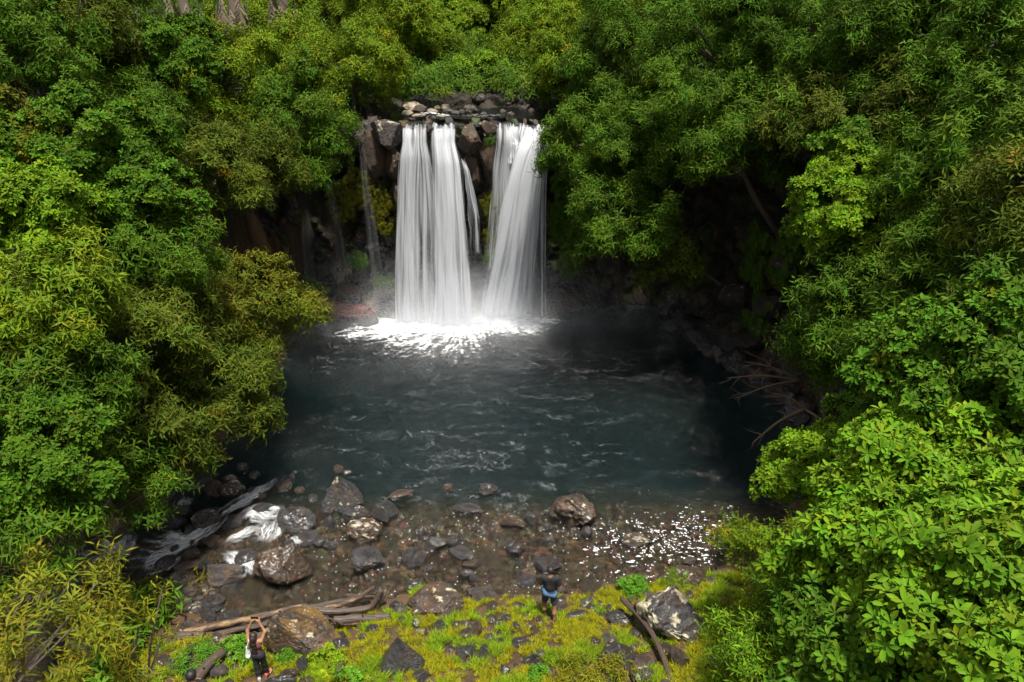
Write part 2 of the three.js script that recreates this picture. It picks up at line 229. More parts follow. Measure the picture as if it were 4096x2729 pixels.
const TREES=[
[-7.1,10.72,-32.1,2.3,1.7,"l","lime",1.0,"yellow-green willow-leaved tree overhanging the left lip of the waterfall"],
[-10.74,10.97,-34.47,2.7,1.5,"l","lime",1.0,"bright willow-leaved tree in the middle of the upper left forest"],
[-8.54,8.96,-27.84,2.2,1.8,"l","green",1.0,"willow-leaved tree hanging over the thin left trickles"],
[-11.47,10.57,-28.66,2.5,1.7,"l","lime",1.0,"spreading willow-leaved tree below the dry palm fronds"],
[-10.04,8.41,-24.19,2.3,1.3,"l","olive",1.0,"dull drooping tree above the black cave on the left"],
[-12.53,11.59,-26.93,2.0,1.2,"o","green",1.0,"round-leaved bright tree just left of the dry palm fronds"],
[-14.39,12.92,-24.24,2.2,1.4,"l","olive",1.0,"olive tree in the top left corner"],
[-14.23,11.92,-21.49,1.7,1.5,"l","green",1.0,"dark tree at the left edge under the corner tree"],
[-12.57,9.9,-23.26,1.7,1.4,"l","green",1.0,"shaded tree with bare twigs left of the black cave"],
[-6.99,12.53,-40.88,2.8,1.8,"l","lime",1.0,"sunlit tree at the top left of the river gap"],
[-5.01,10.58,-42.13,2.0,2.0,"l","lime",1.0,"tall pale green tree on the left river bank above the waterfall"],
[-2.54,12.22,-50.82,3.2,2.6,"o","lime",1.0,"far bright tree closing the river gap at the top"],
[-1.75,9.49,-38.21,1.5,1.2,"o","bright",1.0,"small bright bush beside the river rocks above the waterfall"],
[1.45,10.8,-42.24,2.2,2.3,"l","lime",1.0,"tall yellow-green tree on the right river bank above the waterfall"],
[3.18,10.66,-33.75,2.0,2.2,"l","lime",1.0,"yellow-green tree leaning over the right lip of the waterfall"],
[0.78,12.75,-57.82,3.5,2.6,"l","lime",1.0,"farthest tree right of the top centre"],
[-6.76,12.86,-60.13,3.5,2.6,"l","lime",1.0,"farthest tree left of the top centre"],
[-11.14,12.93,-47.82,3.2,2.0,"l","lime",1.0,"far tree right of the dry palm fronds"],
[5.45,12.47,-46.46,3.0,2.4,"l","lime",1.0,"tall tree behind the right river bank"],
[-13.45,11.74,-39.36,2.6,1.1,"l","lime",1.0,"tree at the foot of the dry palm fronds"],
[4.96,10.83,-31.03,2.5,2.4,"l","green",1.0,"broad green tree right of the river gap"],
[3.18,8.39,-27.77,1.9,1.7,"l","green",1.0,"green tree whose twigs cross the right edge of the waterfall"],
[5.19,8.7,-26.58,1.9,1.6,"l","green",1.0,"drooping green tree on the cliff right of the waterfall"],
[4.12,5.89,-25.15,1.75,1.6,"l","green",1.0,"low hanging tree above the dark water right of the waterfall"],
[7.68,11.65,-28.09,2.7,2.2,"l","green",1.0,"big green tree in the upper right with pale twigs"],
[7.39,9.36,-24.67,2.3,1.6,"l","green",1.0,"green tree above the black hollow on the right cliff"],
[10.3,12.09,-26.06,2.5,2.0,"l","green",1.0,"tree at the top between the pale-twigged tree and the dark corner"],
[9.86,9.98,-22.75,1.7,1.3,"l","olive",1.0,"dull tree with pale seed heads in the upper right"],
[11.69,12.3,-22.81,2.2,1.9,"l","green",1.0,"dark green tree near the top right corner"],
[12.75,12.23,-20.52,1.9,1.8,"l","green",1.0,"darkest tree in the top right corner"],
[11.77,10.78,-20.91,1.5,1.2,"l","olive",1.0,"olive tree above the bright round-leaved dome"],
[11.35,10.66,-16.36,1.5,1.2,"l","green",1.0,"green tree at the right edge below the dark corner"],
[5.97,4.24,-24.87,1.2,0.9,"l","olive",1.0,"dull low shrub at the foot of the hanging tree by the pool"],
[9.49,8.35,-18.55,1.6,1.2,"o","bright",1.25,"bright round-leaved dome-shaped tree on the right bank"],
[10.76,9.6,-20.87,1.5,0.8,"o","green",1.0,"round-leaved tree behind the bright dome"],
[10.98,9.4,-16.84,1.6,1.4,"l","green",1.0,"willow-leaved tree right of the bright dome"],
[9.84,10.0,-13.22,1.1,1.1,"l","olive",1.0,"olive twiggy tree at the right edge"],
[10.26,8.47,-14.12,1.5,1.3,"l","green",1.0,"green tree below the olive twiggy one at the right edge"],
[9.45,6.28,-16.37,1.8,1.4,"l","green",1.0,"green tree below the bright dome on the right bank"],
[8.74,4.66,-17.23,1.0,0.8,"l","green",1.0,"dark shrub above the dead branches on the right shore"],
[9.32,6.8,-13.83,1.3,1.1,"l","green",1.0,"shaded tree between the right bank trees"],
[9.39,8.08,-11.67,1.2,1.0,"l","green",1.0,"dark tree behind the large-leaved bush at the right edge"],
[7.94,7.77,-10.39,1.45,1.1,"O","deep",1.0,"glossy large-leaved tree at the right edge halfway down"],
[7.84,3.23,-13.69,1.2,0.85,"o","bright",1.2,"small-leaved bright shrub at the right corner of the pool"],
[7.88,5.65,-11.56,1.1,0.8,"o","green",1.0,"shrub behind the bright shrub at the right corner of the pool"],
[6.52,6.86,-8.14,1.45,1.0,"O","fresh",1.0,"fresh large-leaved bush, upper crown at the lower right"],
[5.17,6.67,-6.92,1.25,0.95,"O","fresh",1.0,"fresh large-leaved bush, middle crown at the lower right"],
[5.47,7.37,-5.7,1.2,1.1,"O","fresh",1.0,"fresh large-leaved bush in the bottom right corner"],
[5.64,3.23,-10.55,0.95,0.7,"f","lime",1.0,"fine-leaved yellow-green shrub at the foam-flecked shore"],
[4.98,4.28,-8.17,0.9,0.7,"f","green",1.0,"fine-leaved green shrub in front of the large-leaved bush"],
[3.99,4.73,-6.83,0.75,0.5,"f","fresh",1.0,"young leafy shrub at the bottom right of the grassy bank"],
[4.51,6.13,-5.97,1.0,0.75,"O","deep",1.0,"darker large-leaved bush at the bottom right"],
[-12.19,10.02,-19.4,1.9,1.0,"o","green",1.2,"round-leaved bright tree on the upper left bank"],
[-10.38,8.78,-18.54,1.35,1.1,"o","green",1.0,"round-leaved tree ending beside the black cave"],
[-11.58,8.97,-16.06,1.3,1.05,"o","bright",1.2,"bright round-leaved tree at the left edge"],
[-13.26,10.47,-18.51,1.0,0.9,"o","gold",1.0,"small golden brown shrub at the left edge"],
[-9.62,7.23,-17.41,1.5,1.1,"l","green",1.0,"shaded tree on the left bank between the round-leaved trees and the olive one"],
[-10.38,7.71,-13.73,1.5,1.0,"l","lime",1.0,"yellowish long-leaved tree at the left edge"],
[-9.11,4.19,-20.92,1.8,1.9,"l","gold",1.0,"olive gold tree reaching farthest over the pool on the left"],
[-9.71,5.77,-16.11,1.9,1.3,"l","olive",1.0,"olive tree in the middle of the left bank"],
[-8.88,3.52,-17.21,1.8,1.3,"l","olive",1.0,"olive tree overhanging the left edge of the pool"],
[-10.0,6.0,-12.86,1.5,1.2,"l","green",1.0,"dark tree low on the left bank"],
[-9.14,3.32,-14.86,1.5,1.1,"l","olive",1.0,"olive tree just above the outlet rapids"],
[-9.69,5.33,-11.4,1.3,1.0,"o","green",1.0,"dark round-leaved shrub at the left edge low down"],
[-9.04,3.44,-12.68,1.1,1.0,"l","green",1.0,"tree with bright tips and red shoots beside the rapids"],
[-9.55,4.35,-10.68,1.1,0.8,"l","green",1.0,"dark shrub over the lower stream at the left edge"],
[-5.87,6.64,-6.01,0.9,0.45,"b","straw",0.3,"yellow-green long-leaved foreground shrub at the bottom left"],
[-5.47,5.42,-6.73,0.6,0.38,"b","straw",0.28,"yellow-green long-leaved shrub beside the fallen trunk"],
[-5.41,7.09,-5.11,0.7,0.4,"b","straw",0.32,"long-leaved shrub in the bottom left corner"],
[-5.04,9.02,-38.53,1.0,0.6,"o","green",1.0,"low bush on the far river bank behind the large pale boulder"],
[-3.41,9.08,-38.56,1.1,0.7,"o","bright",1.0,"low bright bush in the middle of the far river bank"],
[-0.38,9.02,-38.53,1.1,0.6,"l","green",1.0,"low bush on the far river bank right of the small bright bush"],
[1.08,9.08,-36.88,1.0,0.6,"l","lime",1.0,"low yellowish bush at the right end of the far river bank"],
[-5.75,9.28,-36.42,1.0,0.7,"l","green",1.0,"low shrub at the left end of the far river bank"],
[-23.73,13.41,-49.18,3.2,2.0,"l","green",1.0,"dark forest tree behind the leftmost palms"],
[-18.07,13.65,-51.55,3.2,2.0,"l","green",1.0,"forest tree behind the rightmost palms"],
[-24.85,13.68,-42.59,3.0,2.0,"l","green",1.0,"dark forest tree behind the top left corner"],
[11.33,13.67,-47.07,3.4,2.2,"l","green",1.0,"forest tree behind the big pale-twigged tree"],
[16.31,13.89,-42.7,3.2,2.2,"l","green",1.0,"forest tree at the top right of centre"],
[20.44,13.69,-38.1,3.0,2.2,"l","green",1.0,"dark forest tree behind the top right corner"],
[20.76,13.23,-31.14,2.4,2.2,"l","green",1.0,"darkest forest tree at the top right edge"]];
const RUNS=[
[[[-7.25,0,-17.61],[-7.59,-0.03,-17.03],[-8.03,-0.1,-16.7],[-8.46,-0.18,-16.35],[-8.75,-0.28,-16.08],[-8.78,-0.4,-15.79]],[0.05,0.09,0.15,0.18,0.15,0.14],0.8,"white water curling round the top of the rapids"],
[[[-7.89,-0.05,-16.46],[-8.25,-0.15,-16.27],[-8.66,-0.22,-16.18]],[0.07,0.12,0.1],0.7,"short white tongue above the half-drowned rock"],
[[[-8.71,-0.3,-16.01],[-8.75,-0.42,-15.61],[-9.02,-0.5,-15.25],[-9.38,-0.58,-15.06],[-9.86,-0.65,-14.9],[-10.39,-0.7,-14.84],[-11.04,-0.78,-14.92]],[0.14,0.21,0.21,0.2,0.25,0.36,0.45],0.95,"long white chute running down the rapids"],
[[[-9.19,-0.58,-14.95],[-9.61,-0.65,-14.72],[-9.96,-0.72,-14.42],[-10.16,-0.78,-14.19],[-10.28,-0.82,-14.08]],[0.14,0.28,0.33,0.24,0.16],0.8,"fan of white water spreading below the long chute"],
[[[-7.02,-0.05,-16.11],[-6.96,-0.1,-15.62],[-7.24,-0.15,-15.68],[-7.66,-0.18,-15.88],[-7.91,-0.22,-15.76],[-8.01,-0.3,-15.52]],[0.09,0.17,0.2,0.17,0.11,0.11],0.85,"foam curling round the two small rocks of the rapids"],
[[[-6.91,-0.1,-15.46],[-6.87,-0.15,-15.11],[-6.9,-0.18,-14.76],[-6.94,-0.2,-14.44]],[0.14,0.22,0.22,0.11],0.97,"bright white step beside the big smooth black boulder"],
[[[-6.99,-0.12,-15.24],[-7.48,-0.2,-15.01],[-7.83,-0.25,-14.79],[-8.11,-0.3,-14.66]],[0.08,0.11,0.11,0.05],0.75,"thin white streak running back towards the chute"],
[[[-8.05,-0.15,-14.28],[-7.67,-0.15,-14.03],[-7.33,-0.17,-13.8],[-7.09,-0.25,-13.53],[-6.99,-0.35,-13.33]],[0.07,0.12,0.16,0.19,0.22],1,"bright white plunge between the wedge-shaped and the huge brown boulders"],
[[[-6.19,-0.03,-14.75],[-6.06,-0.05,-14.55],[-6.09,-0.08,-14.46]],[0.11,0.12,0.08],0.8,"small splash behind the huge brown boulder"],
[[[-10.36,-0.3,-17.17],[-10.42,-0.4,-16.92],[-10.57,-0.5,-16.59]],[0.12,0.18,0.18],0.6,"shaded white water slipping under the overhanging leaves"],
[[[-11.42,-0.6,-15.68],[-11.53,-0.7,-15.39],[-11.59,-0.78,-15.08],[-11.82,-0.85,-14.84],[-12.23,-0.9,-14.74]],[0.17,0.26,0.37,0.42,0.42],0.75,"pale broad run disappearing behind the left shrubs"],
[[[-10.47,-0.55,-15.63],[-10.05,-0.6,-15.36],[-9.62,-0.6,-15.16]],[0.11,0.17,0.14],0.7,"side curl of white water under the bright-tipped tree"],
[[[-10.86,-0.95,-12.32],[-10.88,-1.0,-11.91],[-11.01,-1.1,-11.56]],[0.17,0.26,0.3],1,"small white chute at the bottom behind the foreground shrub"],
[[[-4.15,9.04,-31.7],[-3.8,9.04,-31.65],[-3.37,9.02,-31.57],[-2.71,9.0,-31.3]],[0.09,0.1,0.08,0.05],0.8,"small white rapids on the river above the waterfall"],
[[[-2.28,9.02,-31.17],[-1.43,9.02,-30.98],[-0.39,9.02,-31.17]],[0.04,0.06,0.04],0.6,"thin white riffle across the river above the waterfall"]];
// ---------------------------------------------------------------- the lie of the land
const WET = [[-9.8, -29.3], [-5.8, -29.7], [1.6, -30.2], [7, -30.6], [8.2, -29.6], [8.9, -26.8], [9.6, -24.1], [10.5, -22.6], [10.9, -20.6], [10.5, -18.6], [8.7, -16.4], [7.8, -15.2], [6, -14], [4.8, -13.3], [2.9, -13], [1.4, -12.6], [-0.3, -12.7], [-1.6, -12.7], [-2.5, -13], [-3, -12.4], [-4.5, -12], [-6.1, -11.7], [-7.4, -12], [-8.6, -12.8], [-9, -12.7], [-9.9, -12.6], [-9.8, -11.1], [-9.4, -6], [-13, -6], [-12.4, -11.2], [-13, -13.2], [-14.1, -14.8], [-12.8, -15.7], [-11, -17.1], [-10.2, -18.8], [-9.8, -20.9], [-9.7, -23.8], [-9.5, -26.8]];
function wet(x, z) {                                 // distance to the shore line, negative over water
  let d = 1e9, inside = false;
  for (let i = 0, j = WET.length - 1; i < WET.length; j = i++) {
    const [ax, az] = WET[j], [bx, bz] = WET[i], ex = bx - ax, ez = bz - az, t = clamp(((x - ax) * ex + (z - az) * ez) / (ex * ex + ez * ez)), px = x - ax - ex * t, pz = z - az - ez * t;
    d = Math.min(d, px * px + pz * pz);
    if ((az > z) !== (bz > z) && x < ((bx - ax) * (z - az)) / (bz - az) + ax) inside = !inside;
  }
  return (inside ? -1 : 1) * Math.sqrt(d);
}
function level(x, z) {                               // height of the water surface of pool and stream
  const s = ss(-6.9, -11.2, x) * ss(-18.5, -16.8, z) * 0.75 + ss(-14.2, -10.5, z) * ss(-8.2, -10.5, x) * 0.5;
  const step = ss(-13.75, -13.35, z) * ss(-3.2, -4.6, x) * 0.18;
  return -Math.min(1.25, Math.max(s, step * (1 - ss(-6, -8, x)) + s));
}
const riverX = (z) => -1.6 + 0.9 * Math.sin((z + 30) * 0.12);
function ground(x, z) {
  const d = wet(x, z) + fbm2(x * 0.6, z * 0.6, 2) * 0.3;
  const rough = fbm2(x * 0.9, z * 0.9, 4);
  if (d < 0) {
    const deep = ss(-15.2, -19.5, z) * ss(10.5, 7.5, x), k = ss(0, 1, -d / 0.9);
    return level(x, z) - 0.02 - k * (0.2 + 2.3 * deep) + rough * (0.12 + 0.2 * deep) * k;
  }
  const back = ss(-22.5, -26.5, z);
  const near = ss(-15, -13.4, z) * ss(-10.2, -8.6, x) * ss(9, 6, x);
  const chan = Math.abs(x - riverX(z)) - (3.1 - 0.05 * Math.max(0, -z - 30));
  const plateau = 9 + 0.1 * Math.max(0, d - 3) + 0.22 * Math.max(0, Math.abs(x) - 6) + rough * 0.5;
  let hb = ss(1.7, 3.3, d) * (chan < 0 && z > -32.6 ? 8.72 : Math.min(plateau, 8.75 + Math.max(chan * 0.55, (-32.6 - z) * 0.22 - Math.max(0, chan)) + rough * 0.3));
  const hs = x > 0 ? 7.6 * ss(0.5, 4.2, d) * ss(-9, -17, z) + Math.min(8, 0.3 * d) + rough * 0.4 : 0.12 + Math.min(9, 0.62 * d) + rough * 0.4 + 3 * ss(6, 12, d);
  const hn = 0.02 + 0.27 * d + rough * 0.1 - 0.2 * ss(-8.5, -4, z) * d;
  const hl = level(x, z);
  return mix(mix(hs, hb, back), hn, near) + hl * ss(2, 0, d);
}
{
  const axis = (a, b, fine0, fine1, f, c) => { const o = []; for (let v = a; v < b;) { o.push(v); v += v >= fine0 && v < fine1 ? f : c; } o.push(b); return o; };
  const xs = axis(-48, 48, -15, 12, 0.16, 0.9), zs = axis(-85, 0, -31.5, -7, 0.16, 0.9), pos = [], col = [], uv = [], idx = [];
  for (const z of zs) for (const x of xs) {
    const y = ground(x, z); pos.push(x, y, z); uv.push(x, z);
    const m = fbm2(x * 1.3 + 4, z * 1.3, 4), m2 = fbm2(x * 4, z * 4 + 9, 3);
    const bed = y < level(x, z) + 0.03;
    // mud, leaf litter and silt, in patches
    let c = bed ? [0.07, 0.046, 0.022] : [0.085, 0.046, 0.02];
    if (wet(x, z) > 2.5 && !(z > -14 && x > -9 && x < 7)) c = [0.03, 0.024, 0.014];
    if (bed && z < -16.5) c = [0.115, 0.12, 0.11];
    const k = 1 + 0.7 * m + 0.5 * m2;
    col.push(c[0] * k, c[1] * k * (1 + 0.12 * m2), c[2] * k);
  }
  const n = xs.length;
  for (let j = 0; j < zs.length - 1; j++) for (let i = 0; i < n - 1; i++) { const a = j * n + i, b = a + n; idx.push(a, b, a + 1, a + 1, b, b + 1); }
  const bump = grey(512, 512, (u, v) => 0.5 + tile(u, v, 3.2, 5) * 0.7);
  const g = geoFrom(pos, idx, col, uv);
  put(new THREE.Mesh(g, std({ vertexColors: true, roughness: 0.75, bumpMap: bump, bumpScale: 0.05 })), 'ground', { kind: 'structure', label: 'brown muddy ground and stony bed of the gorge', category: 'ground' });
}

// ---------------------------------------------------------------- water
const rippleTex = grey(1024, 1024, (u, v) => {
  const w = tile(u, v, 2.2, 3) * 0.25;
  return 0.5 + 0.5 * (tile(u + w * 0.05, v, 5, 4) * 0.8 + tile(u, v + w * 0.04, 11, 3) * 0.45);
});
const waterMat = (scale, bump, extra) => { const t = rippleTex.clone(); t.repeat.set(scale, scale); t.needsUpdate = true; return phys({ color: 0xffffff, roughness: 0.07, transmission: 1, thickness: 1, ior: 1.333, attenuationColor: lin(0.5, 0.68, 0.7), attenuationDistance: 1.05, bumpMap: t, bumpScale: bump, ...extra }); };
{
  const pos = [], uv = [], idx = [], xs = [], zs = [];
  for (let x = -15; x <= 12; x += 0.11) xs.push(x);
  for (let z = -31; z <= -6; z += 0.11) zs.push(z);
  for (const z of zs) for (const x of xs) {
    const l = level(x, z), run = ss(-0.02, -0.2, l), fall = Math.exp(-((x + 2) ** 2 / 40 + (z + 28) ** 2 / 30));
    // a low swell that spreads from the foot of the fall, choppier where the stream runs
    const r = Math.hypot(x + 2, z + 29);
    let y = l + 0.007 * Math.sin(r * 4.2 + fbm2(x * 0.5, z * 0.5, 2) * 5) * (0.4 + fall) + 0.009 * fbm2(x * 2.4, z * 3, 3) + fall * 0.06 * fbm2(x * 1.7, z * 1.7, 3) + run * 0.1 * fbm2(x * 1.5 - z * 0.4, z * 2.5, 3);
    pos.push(x, y, z); uv.push(x * 0.34 + z * 0.07, z * 0.5);
  }
  const n = xs.length;
  for (let j = 0; j < zs.length - 1; j++) for (let i = 0; i < n - 1; i++) {
    const x = xs[i] + 0.05, z = zs[j] + 0.05;
    if (wet(x, z) > 0.7) continue;
    const a = j * n + i, b = a + n; idx.push(a, b, a + 1, a + 1, b, b + 1);
  }
  put(new THREE.Mesh(geoFrom(pos, idx, null, uv), waterMat(1.3, 0.06)), 'water', { kind: 'structure', label: 'dark teal plunge pool with brown shallows and its outlet stream', category: 'water' });
  // the river on top
  const p2 = [], u2 = [], i2 = [], nx = 60, nz = 90;
  for (let j = 0; j <= nz; j++) for (let i = 0; i <= nx; i++) {
    const z = -29.25 - (j / nz) * 4.6, x = riverX(z) + ((i / nx) * 2 - 1) * 3.6, y = 8.98 + 0.02 * fbm2(x * 2.5, z * 2.5, 3) - 0.12 * ss(-30.0, -29.25, z) + 0;
    p2.push(x, y, z); u2.push(x * 0.4, z * 0.4);
  }
  for (let j = 0; j < nz; j++) for (let i = 0; i < nx; i++) { const a = j * (nx + 1) + i, b = a + nx + 1; i2.push(a, a + 1, b, a + 1, b + 1, b); }
  put(new THREE.Mesh(geoFrom(p2, i2, null, u2), waterMat(0.6, 0.03)), 'river_water', { kind: 'structure', label: 'calm river sliding towards the lip of the waterfall', category: 'river' });
}

// ---------------------------------------------------------------- basalt cliff
function cell3(x, y, z) {                           // distance to the nearest and second nearest seed, for blocky rock
  const ix = Math.floor(x), iy = Math.floor(y), iz = Math.floor(z); let a = 9, b = 9, id = 0;
  for (let i = -1; i < 2; i++) for (let j = -1; j < 2; j++) for (let k = -1; k < 2; k++) {
    const X = ix + i, Y = iy + j, Z = iz + k, h = Math.imul(X * 73856093 ^ Y * 19349663 ^ Z * 83492791, 2654435761) >>> 0;
    const px = X + (h & 255) / 255, py = Y + ((h >> 8) & 255) / 255, pz = Z + ((h >> 16) & 255) / 255, d = Math.hypot(x - px, y - py, z - pz);
    if (d < a) { b = a; a = d; id = (h >>> 24) / 255; } else if (d < b) b = d;
  }
  return [a, b, id];
}
let theCliff;
const rockBump = grey(512, 512, (u, v) => 0.55 + tile(u, v, 4, 5) * 0.6 - 0.5 * Math.pow(clamp(tile(u + 0.3, v + 0.1, 9, 3) + 0.1), 1.5));
const cliffMat = phys({ vertexColors: true, roughness: 0.62, bumpMap: rockBump, bumpScale: 0.05 });
{
  const line = new THREE.CatmullRomCurve3([[-19, -20], [-16, -25], [-12.5, -29.3], [-9.8, -30.6], [-7.5, -30.3], [-5.6, -29.9], [-3, -29.7], [-0.5, -29.75], [1.8, -29.9], [4, -30.9], [7.2, -31.1], [9.3, -28.9], [10.1, -26], [11, -23], [11.6, -20], [11.9, -17], [12.5, -14]].map(([x, z]) => V(x, 0, z)), false, 'catmullrom', 0.3);
  const NS = 520, NY = 110, pos = [], col = [], uv = [], idx = [], len = line.getLength();
  for (let i = 0; i <= NS; i++) {
    const t = i / NS, p = line.getPointAt(t), tg = line.getTangentAt(t), nx = -tg.z, nz = tg.x;   // towards the pool
    for (let j = 0; j <= NY; j++) {
      const y0 = -2.6 + (j / NY) * 11.7, s = t * len;
      const [a, b, id] = cell3(p.x * 0.9, y0 * 0.75, p.z * 0.9), [a2, b2, id2] = cell3(p.x * 2.3 + 9, y0 * 2.0, p.z * 2.3);
      const hollow = 0.9 * ss(0, 2, y0) * ss(8.6, 6.2, y0);
      let o = -hollow + (id - 0.5) * 0.85 - 0.35 * ss(0.12, 0, b - a) + (id2 - 0.5) * 0.25 - 0.1 * ss(0.1, 0, b2 - a2) + fbm3(p.x * 0.7, y0 * 0.7, p.z * 0.7, 4) * 0.6;
      o += 0.7 * ss(1.2, -1.5, y0);
      const y = y0 + (j === NY ? 0 : (id2 - 0.5) * 0.1), x = p.x + nx * o, z = p.z + nz * o;
      pos.push(x, y, z); uv.push(s * 0.45, y * 0.45);
      const m = fbm3(x * 1.1, y * 1.1, z * 1.1, 4), moss = ss(0.12, 0.3, fbm3(x * 0.8 + 30, y * 0.9, z * 0.8, 4));
      const k = 0.75 + 0.6 * id2 + 0.6 * m;
      let c = [0.034 * k, 0.03 * k, 0.028 * k];
      if (m > 0.08) c = [0.07 * k, 0.046 * k, 0.028 * k];
      c = [mix(c[0], 0.035, moss), mix(c[1], 0.055, moss), mix(c[2], 0.008, moss)];
      col.push(...c);
    }
  }
  for (let i = 0; i < NS; i++) for (let j = 0; j < NY; j++) { const a = i * (NY + 1) + j, b = a + NY + 1; idx.push(a, b, a + 1, b, b + 1, a + 1); }
  const cliff = new THREE.Group();
  const face = part(cliff, geoFrom(pos, idx, col, uv), cliffMat, 'rock_face');
  cliff.userData = {};
  theCliff = cliff;
  put(cliff, 'cliff', { label: 'dark basalt cliff ringing the far side of the pool behind the waterfall', category: 'cliff' });
}
// ---------------------------------------------------------------- boulders and stones
const TONES = [[0.036, 0.033, 0.034], [0.055, 0.036, 0.024], [0.072, 0.06, 0.055], [0.27, 0.235, 0.19]];
function rockGeo(seed, style, lichen, tone, detail) {
  const R = RNG(seed * 977 + 13), g0 = mergeVertices((() => { const g = new THREE.IcosahedronGeometry(1, detail); g.deleteAttribute('normal'); g.deleteAttribute('uv'); return g; })(), 1e-4), p = g0.attributes.position, v = V(0, 0, 0), planes = [], o = seed * 3.7;
  const count = { r: 5, a: 10, f: 7, p: 4, b: 11, g: 7, s: 7 }[style], soft = { r: 0.5, a: 0.93, f: 0.8, p: 0.96, b: 0.88, g: 0.7, s: 0.7 }[style];
  for (let i = 0; i < count; i++) { const n = V(R() * 2 - 1, (R() * 2 - 1) * 0.8 + 0.12, R() * 2 - 1).normalize(); planes.push([n, { r: 0.72, a: 0.5, f: 0.62, p: 0.72, b: 0.5, g: 0.6, s: 0.66 }[style] + R() * 0.28]); }
  if (style === 'f') planes.push([V(R() * 0.3 - 0.15, 1, R() * 0.3 - 0.1).normalize(), 0.55]);
  if (style === 'p') for (const a of [1.2, 2.9, 4.4, 5.6]) { const t = a + R() * 0.7; planes.push([V(Math.cos(t) * 0.86, 0.42 + 0.3 * R(), Math.sin(t) * 0.86).normalize(), 0.3 + 0.14 * R()]); }
  if (style === 'g') planes.push([V(0.5, 0.78, 0.1).normalize(), 0.45], [V(-0.35, 0.3, 0.88).normalize(), 0.62]);
  const col = [], uv = [];
  for (let i = 0; i < p.count; i++) {
    v.fromBufferAttribute(p, i); const d = v.clone();
    v.multiplyScalar(1 + 0.26 * fbm3(d.x * 1.1 + o, d.y * 1.1, d.z * 1.1, 2));
    for (const [n, k] of planes) { const e = v.dot(n) - k; if (e > 0) v.addScaledVector(n, -e * soft); }
    if (style === 's') { const e = Math.abs(d.x * 0.8 + d.z * 0.5 - 0.25); v.multiplyScalar(1 - 0.28 * ss(0.22, 0, e) * ss(-0.1, 0.4, d.y)); }
    if (style === 'b') { const e = Math.abs(d.x * 0.9 + d.y * 0.25 - 0.15 + 0.2 * n3(d.x * 2, d.y * 2, d.z * 2 + o)); v.multiplyScalar(1 - 0.1 * ss(0.12, 0, e)); }
    v.multiplyScalar(1 + 0.075 * fbm3(d.x * 4 + o, d.y * 4, d.z * 4, 4) + 0.012 * n3(d.x * 16, d.y * 16, d.z * 16 + o));
    p.setXYZ(i, v.x, v.y, v.z);
  }
  g0.computeBoundingBox(); const b = g0.boundingBox, s = b.getSize(V(0, 0, 0)), c = b.getCenter(V(0, 0, 0));
  for (let i = 0; i < p.count; i++) p.setXYZ(i, (p.getX(i) - c.x) / s.x, (p.getY(i) - c.y) / s.y, (p.getZ(i) - c.z) / s.z);
  g0.computeVertexNormals();
  const T = TONES[tone], nn = g0.attributes.normal;
  for (let i = 0; i < p.count; i++) {
    v.fromBufferAttribute(p, i);
    const m = fbm3(v.x * 3 + o, v.y * 3, v.z * 3, 4), f = fbm3(v.x * 11, v.y * 11 + o, v.z * 11, 3), k = 1 + 0.7 * m + 0.55 * f, w = ss(0.05, 0.3, fbm3(v.x * 2 - o, v.y * 2, v.z * 2 + 7, 3));
    let c0 = [T[0] * k * mix(1, 1.35, w), T[1] * k * mix(1, 1.05, w), T[2] * k * mix(1, 0.75, w)];
    if (style === 'g') { const mo = ss(0.28, 0.34, v.y * 0.8 + v.x * 0.5 + m * 0.3); c0 = [mix(c0[0], 0.1 * k, mo), mix(c0[1], 0.055 * k, mo), mix(c0[2], 0.014 * k, mo)]; }
    if (lichen) {                                    // crusts of cream lichen with ragged outlines, and specks of it
      const a = fbm3(v.x * (lichen > 3 ? 2.4 : 3.2) + o * 1.3, v.y * 2.6, v.z * 3.2 - o, 4) + 0.16 * f + 0.35 * v.y, thr = [9, 0.62, 0.5, 0.33, 0.3][lichen];
      const sp = n3(v.x * 13 + o, v.y * 13, v.z * 13) > 0.9 - 0.02 * lichen ? 1 : 0, l = Math.max(ss(thr, thr + 0.06, a), sp * 0.7), q = 1 + 0.5 * f;
      c0 = [mix(c0[0], 0.46 * q, l), mix(c0[1], 0.41 * q, l), mix(c0[2], 0.29 * q, l)];
    }
    col.push(...c0);
    uv.push(Math.atan2(v.z, v.x) / Math.PI * 1.6, v.y * 1.6 + 0.5 * v.x);
  }
  g0.setAttribute('color', new THREE.Float32BufferAttribute(col, 3)); g0.setAttribute('uv', new THREE.Float32BufferAttribute(uv, 2));
  return g0;
}
const wetRock = phys({ vertexColors: true, roughness: 0.5, bumpMap: rockBump, bumpScale: 0.03, clearcoat: 0.5, clearcoatRoughness: 0.3 });
const dryRock = phys({ vertexColors: true, roughness: 0.8, bumpMap: rockBump, bumpScale: 0.03, clearcoat: 0.12, clearcoatRoughness: 0.5 });
const boulders = [];
